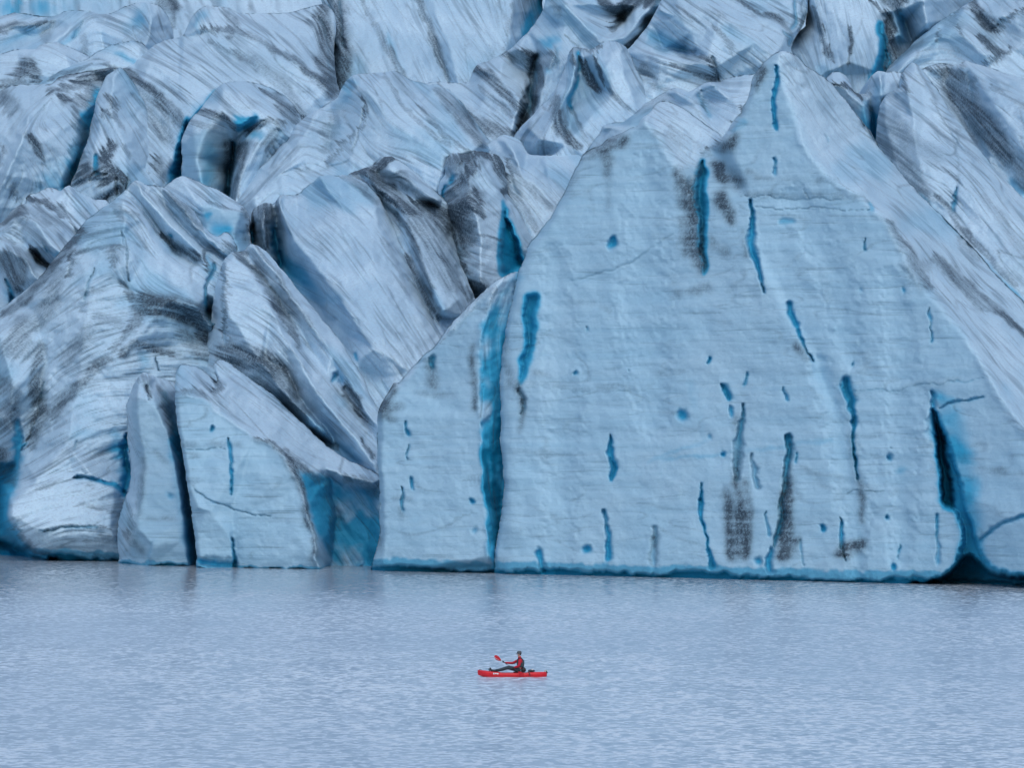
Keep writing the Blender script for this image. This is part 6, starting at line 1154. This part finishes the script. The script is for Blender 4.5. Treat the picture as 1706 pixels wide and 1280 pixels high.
for s in (1, -1):
    base = 0
    pts = [(0.34, s * 0.07, 0.31), (0.26, s * 0.105, 0.315), (0.06, s * 0.125, 0.365), (-0.12, s * 0.137, 0.405), (-0.21, s * 0.14, 0.408), (-0.32, s * 0.14, 0.380), (-0.46, s * 0.14, 0.335), (-0.76, s * 0.13, 0.275)]
    link("trouser_leg", tube(pts, [0.10, 0.108, 0.098, 0.084, 0.078, 0.074, 0.070, 0.050], 14), M_DARK, person)
    link("boot", tube([(-0.72, s * 0.13, 0.285), (-0.80, s * 0.13, 0.268), (-0.90, s * 0.13, 0.275), (-0.965, s * 0.13, 0.315), (-0.995, s * 0.13, 0.375), (-1.005, s * 0.13, 0.41)], [0.050, 0.056, 0.055, 0.050, 0.046, 0.026], 12, 0.9), M_BLACK, person)
# face, hair, cap
FC = Vector((0.300, 0, 1.03))
link("nose", tube([FC + Vector((-0.078, 0, 0.022)), FC + Vector((-0.098, 0, -0.004)), FC + Vector((-0.106, 0, -0.020)), FC + Vector((-0.085, 0, -0.030))], [0.008, 0.012, 0.015, 0.010], 8), M_SKIN, person)
for s in (1, -1):
    link("eye", ellipsoid(FC + Vector((-0.078, s * 0.030, 0.012)), (0.010, 0.013, 0.009), 10, 6), M_WHITE, person)
    link("ear", ellipsoid(FC + Vector((0.012, s * 0.080, -0.006)), (0.020, 0.010, 0.032), 10, 6), M_SKIN, person)
link("mouth", ellipsoid(FC + Vector((-0.083, 0, -0.052)), (0.008, 0.024, 0.007), 10, 6), M_DRED, person)
link("hair", ellipsoid(FC + Vector((0.035, 0, 0.005)), (0.072, 0.082, 0.075), 14, 8), M_HAIR, person)
cap = link("cap", loft([[(0.308 + dx + a * math.cos(k * math.pi / 10), b * math.sin(k * math.pi / 10), z) for k in range(20)]
          for z, a, b, dx in ((1.040, 0.102, 0.094, 0.008), (1.065, 0.108, 0.098, 0.004), (1.10, 0.106, 0.096, 0.004), (1.135, 0.094, 0.085, 0.004), (1.160, 0.070, 0.062, 0.006), (1.172, 0.030, 0.028, 0.008))]), M_HAT, person)
link("cap_peak", loft([[(0.225 + a * math.cos(t) , b * math.sin(t), z + 0.012 * math.cos(t)) for t in [k * math.pi / 8 for k in range(16)]] for z, a, b in ((1.046, 0.075, 0.070), (1.056, 0.075, 0.070))]), M_HAT, cap)

# paddle: on the line through both hands
paddle = empty("paddle", (KX, KY, 0.0))
tag(paddle, "double-bladed red kayak paddle held by the paddler, one blade raised at the upper left", "paddle")
P0 = hand_f - axis * 0.18; P1 = hand_n + axis * 0.42
link("shaft", tube([P0 - axis * 0.02, hand_f, (hand_f + hand_n) / 2, hand_n, P1], [0.016] * 5, 10), M_BLACK, paddle)
link("ferrule", tube([(hand_f + hand_n) / 2 - axis * 0.06, (hand_f + hand_n) / 2 + axis * 0.06], [0.021, 0.021], 10), M_GREY, paddle)
link("grip_ring", tube([P0 + axis * 0.03, P0 + axis * 0.07], [0.020, 0.020], 10), M_WHITE, paddle)
def blade(base, d, up):
    d = d.normalized(); side = d.cross(up).normalized()
    rr = []
    for t, w in ((-0.04, 0.015), (0.0, 0.02), (0.06, 0.048), (0.14, 0.082), (0.24, 0.098), (0.34, 0.094), (0.42, 0.072), (0.47, 0.035), (0.485, 0.008)):
        n = d.cross(side).normalized()
        c = base + d * t
        th = 0.010 if t > 0.02 else 0.015
        rr.append([c + side * w * math.cos(k * math.pi / 6) + n * (th * math.sin(k * math.pi / 6) + 0.02 * (w / 0.1) * (math.cos(k * math.pi / 6) ** 2 - 0.5)) for k in range(12)])
    return link("blade", loft(rr), M_RED, paddle)
b1 = blade(P0, -axis, Vector((0.25, 1, 0.1)))
link("blade_stripe", tube([P0 - axis * 0.10 + Vector((-0.03, -0.03, -0.03)), P0 - axis * 0.34 + Vector((-0.055, -0.035, -0.03)), P0 - axis * 0.43 + Vector((-0.03, -0.03, -0.02))], [0.008, 0.014, 0.006], 8, 0.4), M_WHITE, b1)
blade(P1, axis, Vector((0.1, 1, 0.3)))
